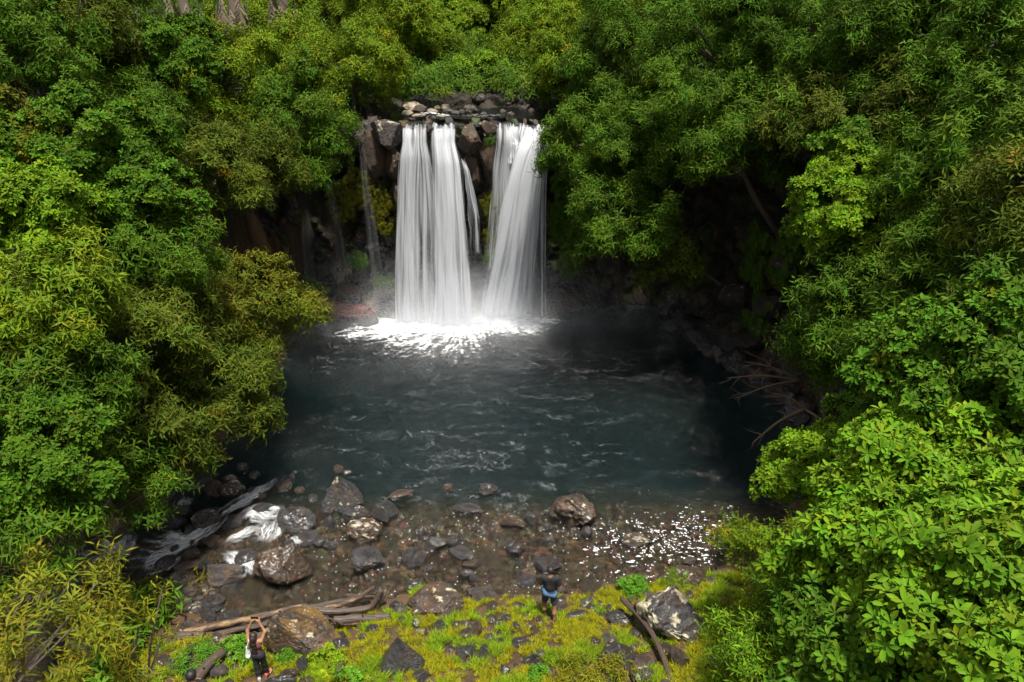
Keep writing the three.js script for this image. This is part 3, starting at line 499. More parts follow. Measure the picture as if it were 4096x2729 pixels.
ROCKS.forEach(([x, y, z, w, h, d, li, tone, style, label], i) => {
  const big = w > 0.9, m = new THREE.Mesh(rockGeo(i + 3, style, li, tone, big ? 26 : w > 0.5 ? 16 : 10), tone > 1 ? dryRock : wetRock);
  // a third of the stone sits in its bed
  const H2 = h * 1.5 + 0.08, base = y > 5 ? Math.max(y, ground(x, z) - 0.12) : Math.max(y, Math.min(ground(x, z), y + 0.6));
  m.scale.set(w * 1.06, H2, d * 1.08); m.position.set(x, base + h - H2 / 2, z); m.rotation.y = style === 'g' ? 0.1 : ((i * 0.73) % 1 - 0.5) * 0.9;
  put(m, w > 0.75 ? 'boulder' : 'stone', { label, category: w > 0.75 ? 'boulder' : 'stone', group: y > 5 ? 'rocks along the river above the waterfall' : z > -12.5 && x > -8 ? 'rocks on the grassy bank' : x < -5.5 ? 'rocks in the outlet rapids' : 'rocks in the shallows' });
  boulders.push([x, z, w / 2, d / 2]);
});
const onRock = (x, z, grow = 1) => boulders.some(([a, b, w, d]) => ((x - a) / (w * grow)) ** 2 + ((z - b) / (d * grow)) ** 2 < 1);
// black stones strewn through the rapids
{
  const R = RNG(66), kinds = [0, 1, 2, 3].map((k) => rockGeo(360 + k, k % 2 ? 'a' : 'r', 0, k === 3 ? 1 : 0, 11));
  let n = 0;
  for (let t = 0; t < 900 && n < 46; t++) { const x = mix(-12.5, -5.2, R()), z = mix(-18, -12.3, R()); if (wet(x, z) > 0.3 || onRock(x, z, 1.05)) continue; const s = 0.25 + 0.5 * R() ** 2, m = new THREE.Mesh(kinds[n % 4], wetRock); m.scale.set(s * 1.3, s * 0.85, s * 1.1); m.position.set(x, level(x, z) + s * 0.05, z); m.rotation.y = R() * 6; put(m, 'rapids_stone', { label: 'small black wet stone among the outlet rapids', category: 'stone', group: 'small stones of the outlet rapids' }); boulders.push([x, z, s * 0.6, s * 0.5]); n++; }
}
// stones of the far river bank
{
  const R = RNG(63), kinds = [0, 1, 2].map((k) => rockGeo(340 + k, k ? 'r' : 'a', 1, 2, 9));
  for (let i = 0; i < 20; i++) { const z = mix(-32.5, -35.4, R()), x = riverX(z) + mix(-3.4, 3.4, R()), s = 0.25 + 0.4 * R() ** 2, m = new THREE.Mesh(kinds[i % 3], dryRock); m.scale.set(s * 1.2, s * 0.8, s); m.position.set(x, Math.max(8.95, ground(x, z)) + s * 0.15, z); m.rotation.y = R() * 6; put(m, 'river_stone', { label: 'grey stone among many on the far river bank above the waterfall', category: 'stone', group: 'stones of the far river bank' }); }
}
// small stones sunk in the grass: things that nothing tells apart
{
  const R = RNG(51), kinds = [0, 1, 2, 3, 4, 5].map((k) => rockGeo(300 + k, k % 3 ? 'r' : 'a', k === 4 ? 1 : 0, [0, 1, 2, 0, 2, 1][k], 7));
  let n = 0;
  for (let t = 0; t < 4000 && n < 260; t++) {
    const x = mix(-8.8, 6.2, R()), z = mix(-13.1, -8.9, R()), d = wet(x, z);
    if (d < 0.05 || d > 4 || onRock(x, z, 0.95) || Math.hypot(x - 0.95, z + 11.75) < 0.35 || Math.hypot(x + 5.4, z + 9.9) < 0.3 || n2(x * 0.7 + 5, z * 0.9) < -0.35 * R()) continue;
    const s = 0.09 + 0.24 * R() ** 2, m = new THREE.Mesh(kinds[(R() * 6) | 0], wetRock), y = ground(x, z);
    m.scale.set(s * (1 + 0.5 * R()), s * 0.8, s * (0.9 + 0.3 * R())); m.position.set(x, y + s * 0.12, z); m.rotation.y = R() * 6.3;
    put(m, 'small_stone', { label: 'small wet stone half sunk in the grassy bank', category: 'stone', group: 'small stones in the grassy bank' });
    n++;
  }
  // stones on the bed of the shallows, uncountable under the water
  const bed = [0, 1, 2].map((k) => new THREE.InstancedMesh(rockGeo(320 + k, 'r', 0, 2, 5), std({ vertexColors: true, roughness: 0.8 }), 2300)), mt = new THREE.Matrix4(), q = new THREE.Quaternion(), e = new THREE.Euler();
  const c = new THREE.Color();
  bed.forEach((b, k) => {
    let i = 0;
    for (let t = 0; t < 30000 && i < 2300; t++) {
      const x = mix(-10.5, 8.5, R()), z = mix(-17.6, -11.6, R()), d = wet(x, z);
      if (d > 0.1) continue;
      const s = 0.06 + 0.3 * R() ** 3; e.set(R(), R() * 6.3, R()); q.setFromEuler(e);
      mt.compose(V(x, Math.min(ground(x, z) + s * 0.1, level(x, z) - 0.05 - s * 0.36), z), q, V(s * 1.3, s * 0.7, s));
      b.setMatrixAt(i, mt); const v = 0.7 + 0.9 * R(); b.setColorAt(i, c.setRGB((0.6 + 0.5 * R()) * v, (0.5 + 0.3 * R()) * v, (0.25 + 0.25 * R()) * v)); i++;
    }
    b.count = i;
    put(b, 'pebbles', { kind: 'stuff', label: 'brown stones on the bed of the clear shallows', category: 'pebbles' });
  });
}
// blocks that stand out of the cliff by the fall
{
  const blocks = [[-5.25, 8.55, -29.45, 1.5, 1.3, 1.1, 2, 2], [-5.0, 7.3, -29.4, 0.9, 1.7, 0.9, 1, 1], [-5.9, 7.7, -29.9, 1.3, 2.3, 1, 0, 1], [-4.95, 5.9, -29.5, 0.55, 1.5, 0.8, 0, 1], [-6.7, 8.4, -30.1, 1.6, 1.5, 1.2, 2, 2],
    [-1.75, 8.35, -29.25, 1.05, 1.3, 0.9, 1, 1], [-0.95, 8.75, -29.3, 0.95, 0.75, 0.9, 2, 1], [-1.0, 7.6, -29.35, 0.95, 2.2, 0.9, 0, 1], [-1.7, 7.0, -29.5, 0.8, 1.6, 0.8, 0, 1], [-0.3, 8.5, -29.5, 0.7, 1.0, 0.7, 0, 0], [-3.4, 8.75, -29.3, 0.4, 0.4, 0.5, 1, 1], [2.0, 8.4, -29.8, 1.2, 1.2, 1, 1, 2],
    [-1.2, 5.4, -30.0, 1.1, 1.1, 0.8, 0, 0], [-5.6, 2.6, -30.1, 0.7, 0.5, 0.6, 0, 0], [-6.4, 3.3, -30.3, 0.9, 0.6, 0.6, 0, 0], [-7.2, 2.2, -30.3, 0.8, 0.9, 0.6, 0, 0], [-8.2, 3.0, -30.4, 0.5, 1.1, 0.6, 0, 1], [-7.7, 1.2, -30.2, 1.3, 0.8, 0.8, 0, 1], [-5.8, 1.2, -30, 1.2, 0.8, 0.9, 0, 0], [-8.8, 1.4, -30.2, 1.1, 0.9, 0.9, 0, 0]];
  const rightRow = [];
  const R = RNG(77);
  for (let i = 0; i < 20; i++) { const t = R(), z = mix(-29, -17, t), x = mix(8.6, 11.6, ss(-29, -18, z)) + 0.2; rightRow.push([x + 0.4 * R(), 1 + 5.5 * R(), z, 0.7 + 0.9 * R(), 0.5 + 0.8 * R(), 0.7 + 0.8 * R(), i % 6 === 0 ? 2 : 0, i % 6 === 0 ? 2 : i % 3 === 0 ? 1 : 0]); }
  const lowRow = [];
  for (let i = 0; i < 46; i++) { const t = i / 46, z = mix(-30, -17.5, t), x = 7.6 + 3.0 * ss(-30, -20, z) + 0.7 * R(); lowRow.push([x - 0.3, 0.05 + 0.3 * R(), z, 0.5 + 0.8 * R(), 0.5 + 0.5 * R(), 0.5 + 0.6 * R(), 0, i % 4 === 0 ? 2 : 0]); }
  const kinds = new Map();
  [...blocks, ...rightRow].forEach(([x, y, z, w, h, d, li, tone], i) => {
    const key = li + '_' + tone + '_' + (i % 3);
    if (!kinds.has(key)) kinds.set(key, rockGeo(400 + i, 'a', li, tone, 15));
    const m = part(theCliff, kinds.get(key), i < 12 ? dryRock : cliffMat, 'rock_block'); m.position.set(x, y, z); m.scale.set(w, h, d); m.rotation.y = (i % 5 - 2) * 0.25; shade(m);
  });
  lowRow.forEach(([x, y, z, w, h, d, li, tone], i) => {
    const key = li + '_' + tone + '_' + (i % 3);
    if (!kinds.has(key)) kinds.set(key, rockGeo(450 + i, 'a', li, tone, 15));
    const m = new THREE.Mesh(kinds.get(key), wetRock); m.position.set(x, y, z); m.scale.set(w, h, d); m.rotation.y = i;
    put(m, 'shore_rock', { label: 'black rock at the foot of the right cliff along the pool', category: 'rock', group: 'rocks along the right shore' });
  });
  const red = new THREE.Mesh(rockGeo(500, 'f', 0, 1, 22), std({ color: lin(1.9, 0.75, 0.55), vertexColors: true, roughness: 0.7 })); red.scale.set(3.6, 1.2, 1.5); red.position.set(-8.2, 0.05, -29.6);
  put(red, 'red_ledge', { label: 'rust red ledge at the water line left of the waterfall', category: 'rock' });
  const iso = new THREE.Mesh(rockGeo(501, 'a', 0, 0, 14), wetRock); iso.scale.set(1.0, 0.8, 0.7); iso.position.set(-6.7, 0.05, -28.7);
  put(iso, 'boulder', { label: 'black rock in the spray left of the foot of the waterfall', category: 'boulder' });
}
// ---------------------------------------------------------------- the waterfall: thin sheets of falling water
// alpha of a sheet: threads of water that run with the fall
function threads(seed, dens, soft, freq) {
  const W = 512, Hh = 512;
  const base = []; for (let i = 0; i < W; i++) { const u = i / W; base.push(0.55 * n2(u * freq * 0.35 + seed * 9, seed) + 0.26 * n2(u * freq * 0.9, seed * 3 + 4) + 0.12 * n2(u * freq * 2.6, seed + 8) + 0.06 * n2(u * freq * 6, seed)); }
  return grey(W, Hh, (u, v) => {                     // v = 1 at the lip
    const i = Math.min(W - 1, (u * W) | 0), e = Math.min(u, 1 - u), drift = 0.34 * n2(u * freq * 0.8 + seed, v * 1.8) + 0.14 * n2(u * freq * 2.5, v * 3 + seed) + 0.07 * n2(u * freq * 8 + 3, v * 2.2);
    const edge = ss(0, 0.12, e + 0.05 * n2(u * freq * 2, v * 3 + seed)) * (0.55 + 0.45 * ss(1.0, 0.95 + 0.04 * n2(u * freq, seed), v)) * ss(0, 0.05, v);
    return clamp(0.5 + (base[i] + drift + dens(u, v)) / (2.1 * soft)) * edge;
  }, false);
}
function sheet(rows, tex, bulge, seed, nu = 40, nv = 90) {
  // rows: [y, xLeft, xRight, z]
  const pos = [], uv = [], idx = [], y0 = rows[0][0], y1 = rows[rows.length - 1][0];
  const get = (v) => { const y = mix(y0, y1, v); let k = 0; while (k < rows.length - 2 && rows[k + 1][0] > y) k++; const a = rows[k], b = rows[k + 1], h = a[0] - b[0], t = clamp((a[0] - y) / h), p = rows[Math.max(0, k - 1)], q = rows[Math.min(rows.length - 1, k + 2)], t2 = t * t, t3 = t2 * t; const bend = (c) => { const ma = (b[c] - p[c]) / (p[0] - b[0]) * h, mb = (q[c] - a[c]) / (a[0] - q[0]) * h; return (2 * t3 - 3 * t2 + 1) * a[c] + (t3 - 2 * t2 + t) * ma + (3 * t2 - 2 * t3) * b[c] + (t3 - t2) * mb; }; return [y, bend(1), bend(2), bend(3)]; };
  for (let j = 0; j <= nv; j++) {
    const v = j / nv, [y, l, r, z] = get(v);
    for (let i = 0; i <= nu; i++) {
      const u = i / nu, w = 0.1 * fbm2(u * 7 + seed, v * 1.2, 3) * (0.3 + v) + bulge * Math.sin(u * Math.PI);
      pos.push(mix(l, r, u) + 0.05 * n2(u * 5 + seed, v * 2), y - (0.1 + 0.12 * n2(u * 4 + seed * 3, 1)) * ss(0.12, 0, v), z + w); uv.push(u, 1 - v);
    }
  }
  for (let j = 0; j < nv; j++) for (let i = 0; i < nu; i++) { const a = j * (nu + 1) + i, b = a + nu + 1; idx.push(a, b, a + 1, b, b + 1, a + 1); }
  return geoFrom(pos, idx, null, uv);
}
const fallMat = (alpha, opacity = 1) => phys({ color: lin(0.8, 0.82, 0.86), roughness: 1, transmission: 0.35, alphaMap: alpha, transparent: true, opacity, side: THREE.DoubleSide, specularIntensity: 0.3 });
function cascade(label, layers) {
  const g = new THREE.Group();
  for (const [rows, dens, soft, freq, bulge, seed, op] of layers) part(g, sheet(rows, null, bulge, seed), fallMat(threads(seed, dens, soft, freq), op ?? 1), 'water_sheet');
  put(g, 'waterfall_stream', { label, category: 'waterfall', group: 'streams of the waterfall' });
}
const lip = (x0, x1, dz = 0) => [[9.0, x0 + 0.03, x1 - 0.03, -29.6 + dz], [8.93, x0, x1, -29.32 + dz], [8.72, x0, x1, -29.13 + dz], [8.3, x0 - 0.01, x1, -29.0 + dz]];
cascade('wide lacy left curtain of the waterfall', [
  [[...lip(-4.55, -4.1), [7.6, -4.72, -3.98, -28.85], [4, -5.15, -4.1, -28.7], [-0.05, -5.55, -4.2, -28.6]], (u, v) => 0.12 + 0.2 * v, 0.55, 11, 0.1, 1, 0.9],
  [[...lip(-4.12, -3.55), [7.6, -4.25, -3.4, -28.85], [4, -4.7, -3.42, -28.72], [-0.05, -5.0, -3.45, -28.62]], (u, v) => 0.02 - 0.3 * u + 0.3 * v, 0.55, 12, 0.12, 17, 0.85],
  [[...lip(-4.5, -3.5, -0.12), [7, -4.7, -3.3, -29.05], [4, -5.0, -3.3, -28.95], [-0.05, -5.4, -3.3, -28.85]], (u, v) => -0.08 - 0.25 * u, 0.5, 17, 0.05, 2, 0.75],
  [[[8.8, -4.2, -3.6, -29.2], [4, -4.7, -3.1, -29.2], [-0.05, -5.0, -2.9, -29.1]], () => -0.2, 0.6, 14, 0.05, 3, 0.5]]);
cascade('dense white middle column of the waterfall', [
  [[...lip(-3.38, -2.3), [7.4, -3.38, -2.1, -28.75], [4, -3.62, -1.85, -28.5], [-0.05, -3.9, -1.65, -28.35]], (u, v) => 0.05 + 0.75 * Math.exp(-(((u - 0.42) / 0.28) ** 2)), 0.5, 12, 0.22, 4, 0.95],
  [[...lip(-3.35, -2.32, -0.1), [7.4, -3.35, -2.15, -28.95], [4, -3.5, -2.1, -28.75], [-0.05, -3.75, -1.95, -28.6]], (u, v) => 0.1 + 0.35 * v, 0.5, 17, 0.15, 5, 0.9],
  [[[8.8, -3.2, -2.4, -29.1], [4, -3.4, -2.3, -29], [-0.05, -3.6, -2.1, -28.9]], () => 0.2, 0.6, 10, 0.1, 6, 0.9]]);
cascade('slim side strand right of the middle column', [
  [[[7.65, -2.12, -2.02, -29.1], [7, -2.05, -1.75, -28.95], [5.2, -1.9, -1.45, -28.9], [3.4, -1.85, -1.35, -28.85]], (u, v) => -0.55 + 0.85 * v, 0.5, 7, 0.04, 7, 0.8]]);
cascade('thin veil at the left of the right-hand fall', [
  [[...lip(-0.64, 0.1), [7.5, -0.8, 0.2, -29.0], [5, -1.05, 0.1, -28.95], [2.6, -1.2, -0.2, -28.9]], (u, v) => -0.15 + 0.5 * v - 0.1 * Math.abs(u - 0.5), 0.5, 12, 0.05, 8, 0.8],
  [[...lip(-0.2, 0.75, -0.06), [8.2, -0.22, 0.75, -29.0], [7.4, -0.2, 0.7, -28.95]], (u, v) => 0.35, 0.45, 14, 0.06, 9, 0.95]]);
cascade('broad right-hand fall slanting down to the left', [
  [[[9.0, 0.6, 1.7, -29.4], [8.85, 0.5, 1.65, -29.05], [8.4, 0.38, 1.5, -28.75], [7.8, 0.08, 1.38, -28.6], [6.5, -0.3, 1.25, -28.5], [4, -0.85, 1.12, -28.5], [0.3, -1.65, 0.95, -28.9]], (u, v) => 0.35 + 0.45 * v - 0.25 * Math.abs(u - 0.45), 0.5, 12, 0.28, 10, 0.97],
  [[[8.9, 0.6, 1.6, -29.3], [8, 0.1, 1.35, -28.95], [4, -0.65, 1.15, -28.85], [0.2, -1.4, 1.0, -29.1]], (u, v) => 0.25, 0.5, 15, 0.18, 11, 0.9],
  [[[8.6, 0.5, 1.5, -29.2], [4, -0.6, 1.2, -29.1], [0.1, -1.4, 1.0, -29.3]], (u, v) => -0.05, 0.55, 17, 0.1, 12, 0.8]]);
cascade('sheer veil spread behind the right-hand fall', [
  [[[8.95, -0.6, 1.5, -29.5], [8, -0.75, 1.5, -29.25], [4, -1.15, 1.35, -29.2], [0, -1.75, 1.2, -29.2]], (u, v) => -0.1, 0.7, 15, 0.05, 18, 0.6]]);
cascade('narrow far right strand of the waterfall', [
  [[[8.9, 1.3, 1.6, -29.5], [7, 1.18, 1.5, -29.2], [4, 1.2, 1.5, -29.15], [0, 1.25, 1.62, -29.2]], (u, v) => 0.05 - 0.2 * (1 - v), 0.55, 5, 0.05, 13, 0.75],
  [[[8.9, 0.95, 1.55, -29.6], [4, 0.9, 1.4, -29.4], [0, 0.85, 1.45, -29.4]], () => -0.25, 0.5, 8, 0.05, 14, 0.5]]);
cascade('faint trickle close left of the brown cliff block', [
  [[[8.6, -6.45, -6.2, -29.2], [6, -6.45, -6.05, -29.1], [3, -6.45, -5.85, -29.0], [0.6, -6.5, -5.6, -28.95]], (u, v) => -0.15 + 0.3 * v, 1.3, 3, 0.03, 15, 0.16]]);
cascade('faintest trickle farthest left of the waterfall', [
  [[[7.2, -8.05, -7.75, -29.3], [5, -8.0, -7.6, -29.2], [2.2, -7.9, -7.2, -29.1]], (u, v) => -0.15 + 0.3 * v, 1.3, 3, 0.03, 16, 0.13]]);

// foam where the water lands, and the spray above it
{
  const W = 512, tex = grey(W, W, (u, v) => {
    const x = mix(-8.6, 3.4, u), z = mix(-30.2, -24.2, v);
    let d = -0.6;
    for (const [cx, cz, rx, rz, s] of [[-5.3, -28.3, 1.7, 1.0, 1.0], [-3.6, -28.2, 1.6, 0.9, 1], [-2.4, -28.1, 1.6, 1.0, 1.0], [-0.4, -28.6, 1.9, 0.95, 1.1], [1.5, -29.0, 0.7, 0.35, 0.6], [-6.4, -27.9, 1.2, 0.6, 0.55], [-4.2, -27.2, 1.2, 0.8, 0.35], [-2.6, -27.0, 0.9, 0.8, 0.3]]) d = Math.max(d, s * (1.15 - Math.hypot((x - cx) / rx, (z - cz) / rz)) - 0.1);
    const r = Math.atan2(z + 29.2, x + 2.2), R = Math.hypot(x + 2.2, z + 29.2), streak = n2(r * 11, R * 0.7) * 0.35 + n2(x * 2.2 + n2(x, z), z * 3.4) * 0.4 + fbm2(x * 5, z * 7, 3) * 0.5;
    return ss(-0.3, 0.75, d + streak * 0.8);
  }, false);
  const pos = [], uv = [], idx = [], nx = 150, nz = 90;
  for (let j = 0; j <= nz; j++) for (let i = 0; i <= nx; i++) {
    const u = i / nx, v = j / nz, x = mix(-8.6, 3.4, u), z = mix(-30.2, -24.2, v), k = ss(-26.8, -28.3, z) * Math.exp(-((x + 2) ** 2) / 14);
    pos.push(x, 0.045 + k * (0.1 + 0.28 * Math.max(0, fbm2(x * 1.9, z * 1.9, 4) + 0.25)), z); uv.push(u, v);
  }
  for (let j = 0; j < nz; j++) for (let i = 0; i < nx; i++) { const a = j * (nx + 1) + i, b = a + nx + 1; idx.push(a, b, a + 1, a + 1, b, b + 1); }
  put(new THREE.Mesh(geoFrom(pos, idx, null, uv), phys({ color: lin(0.88, 0.9, 0.92), roughness: 0.9, alphaMap: tex, transparent: true, side: THREE.DoubleSide })), 'foam', { kind: 'stuff', label: 'white churning foam at the foot of the waterfall', category: 'foam' });

  const R = RNG(91), N = 42000, drop = (() => { const g = []; for (let i = 0; i < 14; i++) g.push(new THREE.TetrahedronGeometry(0.0034 + 0.0014 * R()).rotateX(R() * 6).translate((R() - 0.5) * 0.5, (R() - 0.5) * 0.4, (R() - 0.5) * 0.4)); return mergeGeometries(g); })(), m = new THREE.InstancedMesh(drop, std({ color: lin(0.85, 0.87, 0.92), roughness: 0.6 }), N), mt = new THREE.Matrix4();
  const gauss = () => (R() + R() + R() + R() - 2) * 1.0;
  for (let i = 0; i < N; i++) {
    const out = R() < 0.3, far = R() < 0.35, x = far ? -2 + gauss() * 8 : -2.1 + gauss() * 3.4 , y = 0.2 + (far ? 2.2 : 1.5) * -Math.log(1 - R() * 0.97) * 0.55, z = -28.4 + gauss() * (far ? 1.8 : 0.75) + (far ? 0.4 : 0) + (out ? 6.5 * R() * R() : 0);
    const s = 0.7 + R() * 0.7; mt.makeScale(s, s, s); mt.setPosition(x, y, z); m.setMatrixAt(i, mt);
  }
  put(m, 'spray', { kind: 'stuff', label: 'fine spray drifting above the foot of the waterfall', category: 'spray' });
}
// flecks of foam drifting on the pool
{
  const R = RNG(17), fleck = (() => { const p = [0, 0, 0], idx = []; for (let i = 0; i < 9; i++) { const a = i / 9 * 6.283, r = 1 + 0.35 * Math.sin(i * 2.3); p.push(Math.cos(a) * r * 0.5, 0, Math.sin(a) * r * 0.5); idx.push(0, 1 + (i + 1) % 9, 1 + i); } return geoFrom(p, idx); })();
  const mat = phys({ color: lin(0.8, 0.83, 0.86), roughness: 0.8, transparent: true, opacity: 0.62, side: THREE.DoubleSide }), mt = new THREE.Matrix4(), q = new THREE.Quaternion(), up = V(0, 1, 0);
  const lay = (N, name, label, f, op) => {
    const mm = mat.clone(); mm.opacity = op; const m = new THREE.InstancedMesh(fleck, mm, N); let i = 0;
    for (let t = 0; t < N * 60 && i < N; t++) { const r = f(); if (!r) continue; const [x, z, l, w, a] = r; if (wet(x, z) > -0.05 || onRock(x, z, 0.9)) continue; q.setFromAxisAngle(up, a); mt.compose(V(x, level(x, z) + 0.035, z), q, V(l, 1, w)); m.setMatrixAt(i++, mt); }
    m.count = i; put(m, name, { kind: 'stuff', label, category: 'foam' });
  };
  const swirl = (x, z) => Math.atan2(-(z + 21) * 0.4 + 1.2 * n2(x * 0.25, z * 0.25), (x + 2) * 0.05 + 1) + 0.6 * n2(x * 0.6 + 4, z * 0.6);
  lay(4200, 'foam_flecks', 'thin streaks of foam drifting across the pool', () => {
    const x = mix(-9.5, 9.5, R()), z = mix(-28, -14.6, R()), mid = Math.exp(-(((x + 0.8) / 4) ** 2)), dens = 0.25 + 0.75 * mid + 0.5 * ss(-23, -17, z) * ss(7, 2, Math.abs(x + 2)), band = n2(x * 0.55 + n2(z * 0.4, x * 0.2), z * 1.1) + 0.5 * n2(x * 1.7, z * 3.1);
    if (R() > dens * ss(0.1, 0.9, band) * ss(-28.5, -24, z)) return;
    return [x, z, 0.025 + 0.11 * R() ** 4, 0.007 + 0.012 * R() ** 2, swirl(x, z) + 0.5 * (R() - 0.5)];
  }, 0.34);
  lay(430, 'foam_flecks', 'bright white foam flecks gathered in the shallows by the right shore', () => {
    const x = mix(1.8, 7.2, R()), z = mix(-16.3, -13.2, R()), c = 1 - Math.hypot((x - 4.6) / 2.5, (z + 14.6 + (x - 4.6) * 0.12) / 1.15), b = n2(x * 1.6, z * 2.2) + 0.6 * n2(x * 4, z * 5);
    if (R() > ss(-0.1, 0.7, c + b * 0.6)) return;
    return [x, z, 0.025 + 0.1 * R() ** 3, 0.018 + 0.03 * R(), 0.4 * (R() - 0.5)];
  }, 0.8);
  lay(240, 'foam_flecks', 'scattered tiny foam dots over the brown shallows', () => [mix(-5.5, 7.5, R()), mix(-15.8, -12.3, R()), 0.02 + 0.02 * R(), 0.02 + 0.015 * R(), R() * 3], 0.85);
}
// white water of the outlet: one broken sheet of foam that follows the flow
{
  const X0 = -15, X1 = -4.2, Z0 = -18.6, Z1 = -9.6, N = 1024;
  const val = new Float32Array(N * N), R = RNG(808);
  RUNS.filter((r) => r[0][0][1] < 5).forEach(([pts, wid, op], li) => {
    const c = new THREE.CatmullRomCurve3(pts.map((p) => V(p[0], 0, p[2]))), len = c.getLength(), w0 = Math.max(...wid), strands = Math.round(16 + w0 * 60);
    for (let s = 0; s < strands; s++) {
      const off = (R() + R() - 1) * 1.35, thick = 0.012 + 0.045 * R() ** 2, a0 = R() * 0.35, a1 = 0.65 + 0.35 * R(), strong = op * (0.25 + 0.6 * R()), ph = R() * 9, steps = Math.ceil(len * 70);
      for (let k = 0; k <= steps; k++) {
        const t = mix(a0, a1, k / steps), p = c.getPoint(t), g = c.getTangent(t), l = Math.hypot(g.x, g.z) || 1, q = t * (wid.length - 1), m = Math.min(wid.length - 2, q | 0), w = mix(wid[m], wid[m + 1], q - m) * 1.5, o = off * w + 0.14 * w * n2(t * len * 1.1 + ph, s) + 0.05 * n2(t * len * 3, ph + s * 3);
        const x = p.x - (g.z / l) * o, z = p.z + (g.x / l) * o, fade = Math.sin((k / steps) * Math.PI) ** 0.6 * strong * (0.7 + 0.45 * n2(t * len * 2.3 + ph, 5)), rr = thick * 2.2, i0 = ((x - rr - X0) / (X1 - X0)) * N | 0, i1 = ((x + rr - X0) / (X1 - X0)) * N | 0, j0 = ((z - rr - Z0) / (Z1 - Z0)) * N | 0, j1 = ((z + rr - Z0) / (Z1 - Z0)) * N | 0;
        for (let j = Math.max(0, j0); j <= Math.min(N - 1, j1); j++) for (let i = Math.max(0, i0); i <= Math.min(N - 1, i1); i++) { const d = Math.hypot(mix(X0, X1, (i + 0.5) / N) - x, mix(Z0, Z1, (j + 0.5) / N) - z) / thick, v = fade * Math.exp(-d * d); const e = j * N + i; val[e] = Math.max(val[e], v) + 0.06 * v * (1 - val[e]); }
      }
    }
  });
  const tex = grey(N, N, (u, v) => val[Math.min(N - 1, (v * N) | 0) * N + Math.min(N - 1, (u * N) | 0)], false);
  const pos = [], uv = [], idx = [], nx = 230, nz = 190;
  for (let j = 0; j <= nz; j++) for (let i = 0; i <= nx; i++) { const u = i / nx, v = j / nz, x = mix(X0, X1, u), z = mix(Z0, Z1, v), a = val[Math.min(N - 1, (v * N) | 0) * N + Math.min(N - 1, (u * N) | 0)]; pos.push(x, level(x, z) + 0.07 + 0.1 * Math.max(0, fbm2(x * 1.5 - z * 0.4, z * 2.5, 3)) + 0.05 * a + 0.05 * fbm2(x * 4, z * 4, 2) * a, z); uv.push(u, v); }
  for (let j = 0; j < nz; j++) for (let i = 0; i < nx; i++) { const a = j * (nx + 1) + i, b = a + nx + 1; if (wet(pos[a * 3], pos[a * 3 + 2]) > 0.4) continue; idx.push(a, b, a + 1, a + 1, b, b + 1); }
  put(new THREE.Mesh(geoFrom(pos, idx, null, uv), phys({ color: lin(0.74, 0.76, 0.79), roughness: 0.9, alphaMap: tex, transparent: true, opacity: 0.85, side: THREE.DoubleSide })), 'white_water_foam', { kind: 'stuff', label: 'white water streaking between the rocks of the outlet rapids', category: 'foam' });
  RUNS.filter((r) => r[0][0][1] > 5).forEach(([pts, wid, op, label], k) => {
    const c = new THREE.CatmullRomCurve3(pts.map((p) => V(...p))), pos = [], uv = [], idx = [], n = 40;
    for (let i = 0; i <= n; i++) { const p = c.getPoint(i / n), w = wid[0] * (0.6 + 0.6 * Math.sin(i / n * 3.1)) ; for (let j = 0; j <= 4; j++) { const z = p.z + (j / 4 - 0.5) * 2 * w + 0.15 * n2(p.x * 2, k); pos.push(p.x, p.y + 0.02 + 0.03 * n2(p.x * 5, z * 5), z); uv.push(j / 4, i / n); } }
    for (let i = 0; i < n; i++) for (let j = 0; j < 4; j++) { const a = i * 5 + j, b = a + 5; idx.push(a, a + 1, b, a + 1, b + 1, b); }
    put(new THREE.Mesh(geoFrom(pos, idx, null, uv), phys({ color: lin(0.86, 0.88, 0.9), roughness: 0.9, alphaMap: threads(31 + k, (u, v) => -0.15 + 0.5 * n2(v * 9, u * 2), 0.4, 5), transparent: true, opacity: op, side: THREE.DoubleSide })), 'white_water', { label, category: 'rapids', group: 'white water on the upper river' });
  });
}
// ---------------------------------------------------------------- foliage: sprays of modelled leaves
function leafInto(A, base, dir, nrm, L, W, fold, curl, col, broad) {
  // base point, growth direction, leaf normal; a folded blade of 4 to 6 faces
  const side = dir.clone().cross(nrm).normalize(), up = side.clone().cross(dir).normalize(), k = A.p.length / 3;
  const P = (s, l, u) => { const v = base.clone().addScaledVector(side, s * W).addScaledVector(dir, l * L).addScaledVector(up, u * L); A.p.push(v.x, v.y, v.z); A.c.push(...col); };
  P(0, 0, 0);
  if (broad) {
    P(-0.36, 0.42, fold - curl * 0.3); P(0, 0.45, -curl * 0.3); P(0.36, 0.42, fold - curl * 0.3); P(-0.44, 0.72, fold * 0.9 - curl * 0.75); P(0, 0.72, -curl * 0.7); P(0.44, 0.72, fold * 0.9 - curl * 0.75); P(0, 1, -curl * 1.3);
    A.i.push(k, k + 2, k + 1, k, k + 3, k + 2, k + 1, k + 2, k + 4, k + 2, k + 5, k + 4, k + 2, k + 3, k + 5, k + 3, k + 6, k + 5, k + 4, k + 5, k + 7, k + 5, k + 6, k + 7);
  } else {
    P(-0.5, 0.42, fold - curl * 0.3); P(0, 0.45, -curl * 0.3); P(0.5, 0.42, fold - curl * 0.3); P(0, 1, -curl);
    A.i.push(k, k + 2, k + 1, k, k + 3, k + 2, k + 1, k + 2, k + 4, k + 2, k + 3, k + 4);
  }
}
